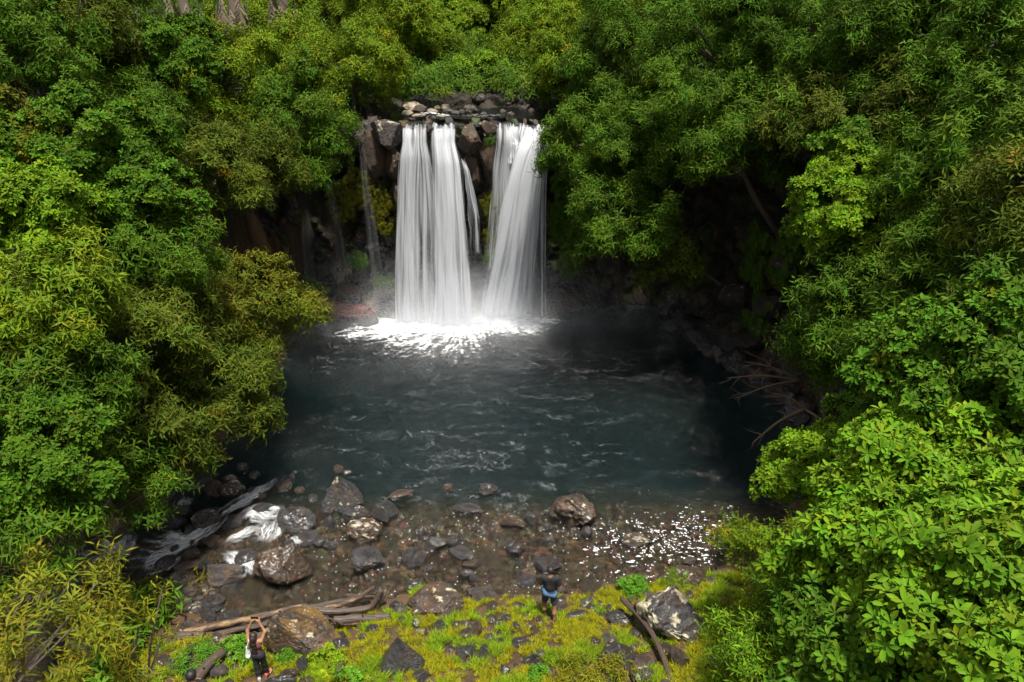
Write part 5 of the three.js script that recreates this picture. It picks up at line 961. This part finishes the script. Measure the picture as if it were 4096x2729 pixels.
// ---------------------------------------------------------------- undergrowth that hides the forest floor
{
  const R = RNG(404), spots = [];
  for (let t = 0; t < 90000 && spots.length < 8000; t++) {
    const x = mix(-34, 34, R()), z = mix(-62, -14, R()), d = wet(x, z);
    if (d < (x < -9 && z > -27 && z < -16 ? 0.5 : 2.6) || (Math.abs(x - riverX(z)) < 3.6 && z < -28 && z > -33.6) || (z > -20 && x < 8 && x > -9)) continue;
    const y = ground(x, z); if (y < 0.3) continue;
    spots.push([V(x, y + 0.15 + 0.5 * R(), z), V(R() - 0.5, 0.9, R() - 0.5 + 0.3).normalize(), 0.7 + 0.5 * R()]);
  }
  for (let t = 0; t < 20000 && spots.length < 9000; t++) { const x = mix(-16, -8.8, R()), z = mix(-17, -6, R()), d = wet(x, z); if (d < 0.35 || (x > -8.4 && z < -10.9) || onRock(x, z, 1)) continue; spots.push([V(x, ground(x, z) + 0.05 + 0.2 * R(), z), V(R() - 0.5, 0.9, R() - 0.5).normalize(), 0.9 + 0.6 * R()]); }
  const g = new THREE.Group(); fill(spots, sprays.l, TINT.green, R, g, 'leaves', 1.5);
  put(g, 'undergrowth', { kind: 'stuff', label: 'low leafy undergrowth covering the forest floor around the gorge', category: 'undergrowth' });
}
// ---------------------------------------------------------------- people: one continuous surface each, clothes over it
function netMesh(f, lo, hi, cell) {                  // naive surface nets of f = 0
  const nx = Math.ceil((hi[0] - lo[0]) / cell) + 1, ny = Math.ceil((hi[1] - lo[1]) / cell) + 1, nz = Math.ceil((hi[2] - lo[2]) / cell) + 1, F = new Float32Array(nx * ny * nz), at = (i, j, k) => i + nx * (j + ny * k);
  for (let k = 0; k < nz; k++) for (let j = 0; j < ny; j++) for (let i = 0; i < nx; i++) F[at(i, j, k)] = f(lo[0] + i * cell, lo[1] + j * cell, lo[2] + k * cell);
  const id = new Int32Array(F.length).fill(-1), pos = [], idx = [];
  for (let k = 0; k < nz - 1; k++) for (let j = 0; j < ny - 1; j++) for (let i = 0; i < nx - 1; i++) {
    let n = 0, x = 0, y = 0, z = 0, m = 0; const c = [];
    for (let q = 0; q < 8; q++) { c[q] = F[at(i + (q & 1), j + ((q >> 1) & 1), k + (q >> 2))]; if (c[q] < 0) m++; }
    if (m === 0 || m === 8) continue;
    for (let a = 0; a < 8; a++) for (const s of [1, 2, 4]) if (!(a & s)) { const b = a | s; if ((c[a] < 0) !== (c[b] < 0)) { const t = c[a] / (c[a] - c[b]); x += (a & 1) + (s === 1 ? t : 0); y += ((a >> 1) & 1) + (s === 2 ? t : 0); z += (a >> 2) + (s === 4 ? t : 0); n++; } }
    id[at(i, j, k)] = pos.length / 3; pos.push(lo[0] + (i + x / n) * cell, lo[1] + (j + y / n) * cell, lo[2] + (k + z / n) * cell);
  }
  for (let k = 1; k < nz - 1; k++) for (let j = 1; j < ny - 1; j++) for (let i = 1; i < nx - 1; i++) {
    const a = F[at(i, j, k)] < 0;
    const quad = (p, q, r, s, flip) => { p = id[p]; q = id[q]; r = id[r]; s = id[s]; if (p < 0 || q < 0 || r < 0 || s < 0) return; flip ? idx.push(p, r, q, p, s, r) : idx.push(p, q, r, p, r, s); };
    if (a !== F[at(i + 1, j, k)] < 0) quad(at(i, j - 1, k - 1), at(i, j, k - 1), at(i, j, k), at(i, j - 1, k), !a);
    if (a !== F[at(i, j + 1, k)] < 0) quad(at(i - 1, j, k - 1), at(i - 1, j, k), at(i, j, k), at(i, j, k - 1), !a);
    if (a !== F[at(i, j, k + 1)] < 0) quad(at(i - 1, j - 1, k), at(i, j - 1, k), at(i, j, k), at(i - 1, j, k), !a);
  }
  return geoFrom(pos, idx);
}
const capsule = (x, y, z, [ax, ay, az, bx, by, bz, ra, rb], grow = 0) => { const ex = bx - ax, ey = by - ay, ez = bz - az, t = clamp(((x - ax) * ex + (y - ay) * ey + (z - az) * ez) / (ex * ex + ey * ey + ez * ez + 1e-9)); return Math.hypot(x - ax - ex * t, y - ay - ey * t, z - az - ez * t) - mix(ra, rb, t) - grow; };
const blend = (a, b, k) => { const h = Math.max(k - Math.abs(a - b), 0) / k; return Math.min(a, b) - h * h * k * 0.25; };
const field = (bones, k, grow = 0) => (x, y, z) => { let d = 9; for (const b of bones) d = blend(d, capsule(x, y, z, b, grow), k); return d; };
const bounds = (bones, m) => { const lo = [9, 9, 9], hi = [-9, -9, -9]; for (const b of bones) for (let c = 0; c < 3; c++) { lo[c] = Math.min(lo[c], b[c] - b[6] - m, b[c + 3] - b[7] - m); hi[c] = Math.max(hi[c], b[c] + b[6] + m, b[c + 3] + b[7] + m); } return [lo, hi]; };
const surface = (bones, k, cell, grow = 0, cut) => { const f = field(bones, k, grow), [lo, hi] = bounds(bones, grow + 0.04); return netMesh(cut ? (x, y, z) => Math.max(f(x, y, z), cut(x, y, z)) : f, lo, hi, cell); };
// a hand: palm, four fingers with a knuckle bend and a thumb from the side of the palm
function hand(wrist, fwd, palmN, side) {
  const f = fwd.clone().normalize(), n = palmN.clone().normalize(), s = f.clone().cross(n).normalize().multiplyScalar(side), P = (a, b, c) => wrist.clone().addScaledVector(f, a).addScaledVector(s, b).addScaledVector(n, c), B = (p, q, r0, r1) => [p.x, p.y, p.z, q.x, q.y, q.z, r0, r1];
  const out = [B(P(0, 0, 0), P(0.07, 0.012, 0), 0.024, 0.022), B(P(0.02, -0.012, 0), P(0.075, -0.022, 0), 0.022, 0.016)];
  [[-0.03, 0.036], [-0.01, 0.046], [0.01, 0.043], [0.029, 0.033]].forEach(([o, l]) => { const a = P(0.078, o, 0), b = P(0.078 + l, o * 1.08, 0.012), c = P(0.078 + l * 1.55, o * 1.1, 0.038); out.push(B(a, b, 0.0095, 0.009), B(b, c, 0.009, 0.007)); });
  const t0 = P(0.02, -0.026, 0.006), t1 = P(0.052, -0.055, 0.022), t2 = P(0.078, -0.062, 0.038); out.push(B(t0, t1, 0.012, 0.0105), B(t1, t2, 0.0105, 0.0085));
  return out;
}
const skinMat = (r, g, b) => std({ color: lin(r, g, b), roughness: 0.6 });
const cloth = (r, g, b) => std({ color: lin(r, g, b), roughness: 0.85 });
function head(y, z, tilt, s = 1) {                    // skull, jaw, nose, brow, ears and lips; the face looks along -z
  const c = Math.cos(tilt), n = Math.sin(tilt), T = (a, b, d) => [a * s, y + (b * c + d * n) * s, z + (-b * n + d * c) * s];
  const B = (p, q, r0, r1) => [...T(...p), ...T(...q), r0 * s, r1 * s];
  return [B([0, 0.115, 0.012], [0, 0.125, -0.02], 0.086, 0.08), B([0, 0.06, -0.03], [0, 0.02, -0.055], 0.06, 0.034), B([0, 0.085, -0.1], [0, 0.055, -0.118], 0.011, 0.014), B([-0.035, 0.105, -0.088], [0.035, 0.105, -0.088], 0.014, 0.014), B([-0.018, 0.026, -0.098], [0.018, 0.026, -0.098], 0.008, 0.008), B([-0.083, 0.085, 0.0], [-0.09, 0.06, -0.004], 0.018, 0.012), B([0.083, 0.085, 0.0], [0.09, 0.06, -0.004], 0.018, 0.012)];
}
function eyes(parent, y, z, tilt) { for (const s of [-1, 1]) { const m = part(parent, new THREE.SphereGeometry(0.011, 10, 8), std({ color: lin(0.03, 0.02, 0.015), roughness: 0.3 }), 'eye'); m.position.set(s * 0.033, y + 0.088 * Math.cos(tilt) - 0.094 * Math.sin(tilt), z - 0.094 * Math.cos(tilt) - 0.088 * Math.sin(tilt)); } }
function shoe(parent, x, y, z, turn, mats) {
  const g = new THREE.Group(); g.name = 'shoe'; g.position.set(x, y, z); g.rotation.y = turn; parent.add(g);
  part(g, surface([[0, 0.055, 0.05, 0, 0.05, -0.03, 0.042, 0.042], [0, 0.045, -0.03, 0, 0.032, -0.14, 0.042, 0.032], [0, 0.06, 0.045, 0, 0.1, 0.045, 0.042, 0.045]], 0.03, 0.01), mats[0], 'upper');
  part(g, surface([[0, 0.012, 0.065, 0, 0.012, -0.145, 0.03, 0.034], [0.008, 0.012, -0.06, -0.008, 0.012, -0.13, 0.042, 0.036]], 0.02, 0.01, 0, (a, b) => Math.max(b - 0.026, -b)), mats[1], 'sole');
}
// --- man looking down at what he holds, seen from behind
function man() {
  const g = new THREE.Group(), skin = skinMat(0.24, 0.115, 0.07);
  const torso = [[0, 0.96, 0, 0, 1.12, 0.01, 0.115, 0.11], [-0.045, 1.12, 0.01, -0.08, 1.36, 0.0, 0.086, 0.094], [0.045, 1.12, 0.01, 0.08, 1.36, 0.0, 0.086, 0.094], [-0.14, 1.42, 0.01, 0.14, 1.42, 0.01, 0.056, 0.056], [-0.065, 0.93, 0.01, 0.065, 0.93, 0.01, 0.104, 0.104]];
  const arms = [[-0.19, 1.41, 0.01, -0.26, 1.13, 0.03, 0.058, 0.045], [-0.26, 1.13, 0.03, -0.12, 1.13, -0.24, 0.043, 0.03], [0.19, 1.41, 0.01, 0.25, 1.13, 0.03, 0.058, 0.045], [0.25, 1.13, 0.03, 0.1, 1.19, -0.23, 0.043, 0.03]];
  const thighs = [[-0.09, 0.9, 0.01, -0.13, 0.5, -0.02, 0.08, 0.056], [0.09, 0.9, 0.01, 0.14, 0.5, 0.06, 0.08, 0.056]], shins = [[-0.13, 0.5, -0.02, -0.13, 0.3, 0.02, 0.056, 0.056], [-0.13, 0.3, 0.02, -0.12, 0.08, 0.0, 0.054, 0.036], [0.14, 0.5, 0.06, 0.15, 0.3, 0.14, 0.056, 0.056], [0.15, 0.3, 0.14, 0.16, 0.08, 0.2, 0.054, 0.036]];
  const neck = [[0, 1.42, 0.01, 0, 1.53, -0.015, 0.062, 0.055]], hd = head(1.52, -0.02, 0.3);
  const hands = [...hand(V(-0.12, 1.13, -0.24), V(0.9, 0.25, -0.35), V(0.2, 0.2, 1), 1), ...hand(V(0.1, 1.19, -0.23), V(-0.9, 0.2, -0.35), V(-0.2, 0.2, 1), -1)];
  part(g, mergeGeometries([surface([...torso, ...arms, ...thighs, ...shins, ...neck], 0.05, 0.014), surface(hd, 0.03, 0.006), surface(hands, 0.012, 0.004)]), skin, 'body');
  part(g, surface([...torso, arms[0], arms[2]], 0.05, 0.012, 0.016, (x, y, z) => Math.max(0.93 - y - 0.06 * Math.abs(x), Math.abs(x) > 0.17 ? 1.2 - y : -1, y - 1.52 + 0.3 * Math.max(0, 0.06 - Math.abs(x)))), cloth(0.012, 0.012, 0.014), 'shirt');
  part(g, surface([...torso.slice(0, 1), torso[4], ...thighs], 0.06, 0.012, 0.024, (x, y) => Math.max(y - 1.02, 0.56 - y)), cloth(0.022, 0.03, 0.06), 'shorts');
  part(g, surface([[-0.13, 1.0, 0.03, 0.13, 0.93, 0.04, 0.045, 0.045], [-0.14, 1.0, 0.02, -0.12, 0.97, -0.1, 0.04, 0.04], [0.14, 0.94, 0.02, 0.13, 0.96, -0.1, 0.04, 0.04], [-0.1, 0.95, 0.1, 0.12, 0.9, 0.1, 0.05, 0.05]], 0.05, 0.012, 0.026), cloth(0.05, 0.11, 0.22), 'waist_wrap');
  part(g, surface(head(1.52, -0.02, 0.3).slice(0, 1), 0.03, 0.007, 0.012, (x, y, z) => Math.max(1.58 - y + 0.55 * (-z - 0.03), -z - 0.125)), std({ color: lin(0.012, 0.011, 0.011), roughness: 0.55 }), 'hair');
  eyes(g, 1.52, -0.02, 0.3);
  shoe(g, -0.12, 0, 0.0, 0.1, [cloth(0.012, 0.012, 0.013), cloth(0.02, 0.02, 0.02)]); shoe(g, 0.165, 0, 0.21, -0.5, [cloth(0.012, 0.012, 0.013), cloth(0.02, 0.02, 0.02)]);
  return g;
}
function phone(x, y, z, rx, label, white) {
  const g = new THREE.Group(); g.position.set(x, y, z); g.rotation.x = rx;
  const b = new THREE.BoxGeometry(0.15, 0.076, 0.009); part(g, b, std({ color: white ? lin(0.6, 0.6, 0.62) : lin(0.015, 0.015, 0.017), roughness: 0.35 }), 'case');
  const s = part(g, new THREE.BoxGeometry(0.142, 0.069, 0.002), std({ color: lin(0.01, 0.01, 0.012), roughness: 0.1 }), 'screen'); s.position.z = 0.0058;
  put(g, 'phone', { label, category: 'phone' });
}
{
  const m = man(); m.position.set(0.9, ground(0.8, -11.8) + 0.0, -11.8); m.rotation.y = -0.12; m.scale.setScalar(0.91); put(m, 'person', { label: 'person in black shirt and navy shorts standing on the grassy bank, head bowed', category: 'person' });
  phone(0.86, ground(0.8, -11.8) + 1.09, -12.08, -0.6, 'pale phone held by the person in the black shirt', true);
}
// --- woman raising a phone in both hands
{
  const g = new THREE.Group(), skin = skinMat(0.32, 0.16, 0.09);
  const torso = [[0, 0.9, 0.01, 0, 1.04, 0, 0.108, 0.09], [-0.06, 0.87, 0.02, 0.06, 0.87, 0.02, 0.1, 0.1], [0, 1.04, 0, 0, 1.27, -0.005, 0.1, 0.11], [-0.06, 1.22, 0, 0.06, 1.22, 0, 0.1, 0.1], [-0.13, 1.33, 0, 0.13, 1.33, 0, 0.055, 0.055]];
  const arms = [[-0.16, 1.34, 0, -0.2, 1.53, -0.14, 0.046, 0.038], [-0.2, 1.53, -0.14, -0.09, 1.76, -0.2, 0.036, 0.025], [0.16, 1.34, 0, 0.24, 1.52, -0.13, 0.046, 0.038], [0.24, 1.52, -0.13, 0.11, 1.76, -0.2, 0.036, 0.025]];
  const legs = [[-0.08, 0.86, 0.02, -0.08, 0.47, 0.05, 0.086, 0.056], [-0.08, 0.47, 0.05, -0.07, 0.28, 0.08, 0.056, 0.056], [-0.07, 0.28, 0.08, -0.07, 0.08, 0.09, 0.054, 0.033], [0.08, 0.86, 0.02, 0.09, 0.47, -0.02, 0.086, 0.056], [0.09, 0.47, -0.02, 0.09, 0.28, -0.03, 0.056, 0.056], [0.09, 0.28, -0.03, 0.09, 0.08, -0.06, 0.054, 0.033]];
  const neck = [[0, 1.34, 0, 0, 1.44, -0.015, 0.05, 0.046]], hd = head(1.42, -0.015, -0.2, 0.96);
  const hands = [...hand(V(-0.09, 1.76, -0.2), V(0.45, 0.9, -0.1), V(0.6, 0, -0.8), -1), ...hand(V(0.11, 1.76, -0.2), V(-0.45, 0.9, -0.1), V(-0.6, 0, -0.8), 1)];
  part(g, mergeGeometries([surface([...torso, ...arms, ...legs, ...neck], 0.05, 0.014), surface(hd, 0.03, 0.006), surface(hands, 0.012, 0.004)]), skin, 'body');
  part(g, surface(torso, 0.05, 0.012, 0.012, (x, y, z) => Math.max(1.0 - y, y - 1.3 - 0.06 * ss(0.05, 0.09, Math.abs(x)), Math.abs(x) - 0.135)), cloth(0.16, 0.055, 0.06), 'tank_top');
  const leg = part(g, surface([...torso.slice(0, 2), ...legs], 0.05, 0.012, 0.01, (x, y) => Math.max(y - 1.0, 0.1 - y)), cloth(0.012, 0.012, 0.015), 'leggings');
  part(leg, surface([...torso.slice(0, 2)], 0.05, 0.012, 0.014, (x, y) => Math.max(y - 1.02, 0.92 - y)), cloth(0.03, 0.03, 0.045), 'waistband');
  for (const [b, o] of [[legs[2], 0.02], [legs[5], 0.02]]) part(leg, surface([b], 0.03, 0.01, 0.014, (x, y, z) => Math.max(y - 0.27 + 1.2 * Math.abs(x - b[0] - o), 0.1 - y)), cloth(0.16, 0.16, 0.18), 'calf_panel');
  const hair = [[0, 1.55, 0.03, 0, 1.52, 0.07, 0.098, 0.085], [0, 1.5, 0.09, -0.01, 1.36, 0.115, 0.075, 0.07], [-0.01, 1.36, 0.115, 0.02, 1.2, 0.125, 0.068, 0.045], [0.03, 1.3, 0.13, 0.04, 1.14, 0.13, 0.04, 0.02], [-0.04, 1.32, 0.13, -0.04, 1.16, 0.125, 0.045, 0.022]];
  const hg = surface(hair, 0.03, 0.01); { const p = hg.attributes.position; for (let i = 0; i < p.count; i++) { const w = 0.01 * Math.sin(p.getY(i) * 60 + p.getX(i) * 30) * ss(1.5, 1.35, p.getY(i)); p.setX(i, p.getX(i) + w); p.setZ(i, p.getZ(i) + w * 0.6); } hg.computeVertexNormals(); }
  part(g, hg, std({ color: lin(0.022, 0.013, 0.01), roughness: 0.5 }), 'hair');
  eyes(g, 1.42, -0.015, -0.2);
  const grey2 = [cloth(0.38, 0.36, 0.36), cloth(0.7, 0.68, 0.66)]; shoe(g, -0.075, 0, 0.1, 0.5, grey2); shoe(g, 0.09, 0, -0.05, -0.25, [cloth(0.55, 0.12, 0.07), cloth(0.6, 0.58, 0.56)]);
  const y = ground(-5.4, -9.9); g.position.set(-5.42, y, -9.95); g.scale.setScalar(0.84); put(g, 'person', { label: 'person with long dark hair raising a phone overhead beside the big smooth boulder', category: 'person' });
  phone(-5.41, y + 1.6, -10.13, 0.1, 'black phone held up in both hands', false);
  // the cloth bag at her left shoulder
  const bag = new THREE.Group(); bag.position.set(-5.42, y, -9.95); bag.scale.setScalar(0.84);
  const bg = surface([[-0.22, 1.12, 0.02, -0.24, 0.86, 0.04, 0.035, 0.06], [-0.22, 1.1, -0.03, -0.25, 0.86, -0.05, 0.03, 0.06], [-0.23, 0.84, 0.06, -0.25, 0.84, -0.08, 0.06, 0.055]], 0.04, 0.01); { const p = bg.attributes.position; for (let i = 0; i < p.count; i++) p.setX(i, p.getX(i) + 0.006 * Math.sin(p.getY(i) * 70 + p.getZ(i) * 40)); bg.computeVertexNormals(); }
  part(bag, bg, cloth(0.62, 0.62, 0.6), 'pouch');
  part(bag, taperTube([V(-0.21, 1.1, 0.05), V(-0.17, 1.27, 0.07), V(-0.13, 1.4, 0.01), V(-0.17, 1.27, -0.06), V(-0.21, 1.1, -0.05)], [0.013, 0.013, 0.013], 24, 6), cloth(0.6, 0.6, 0.58), 'strap');
  put(bag, 'bag', { label: 'white cloth bag hanging from the shoulder of the person raising a phone', category: 'bag' });
  // a third visitor: only the dark hair shows at the bottom edge
  const p3 = man(); const z3 = -8.42; p3.position.set(-5.95, ground(-5.95, z3), z3); p3.rotation.y = 0.2; put(p3, 'person', { label: 'person at the very bottom edge under the foreground shrub, only dark hair showing', category: 'person' });
}
console.log('sprays', sprayCount);
renderer.render(scene, camera);
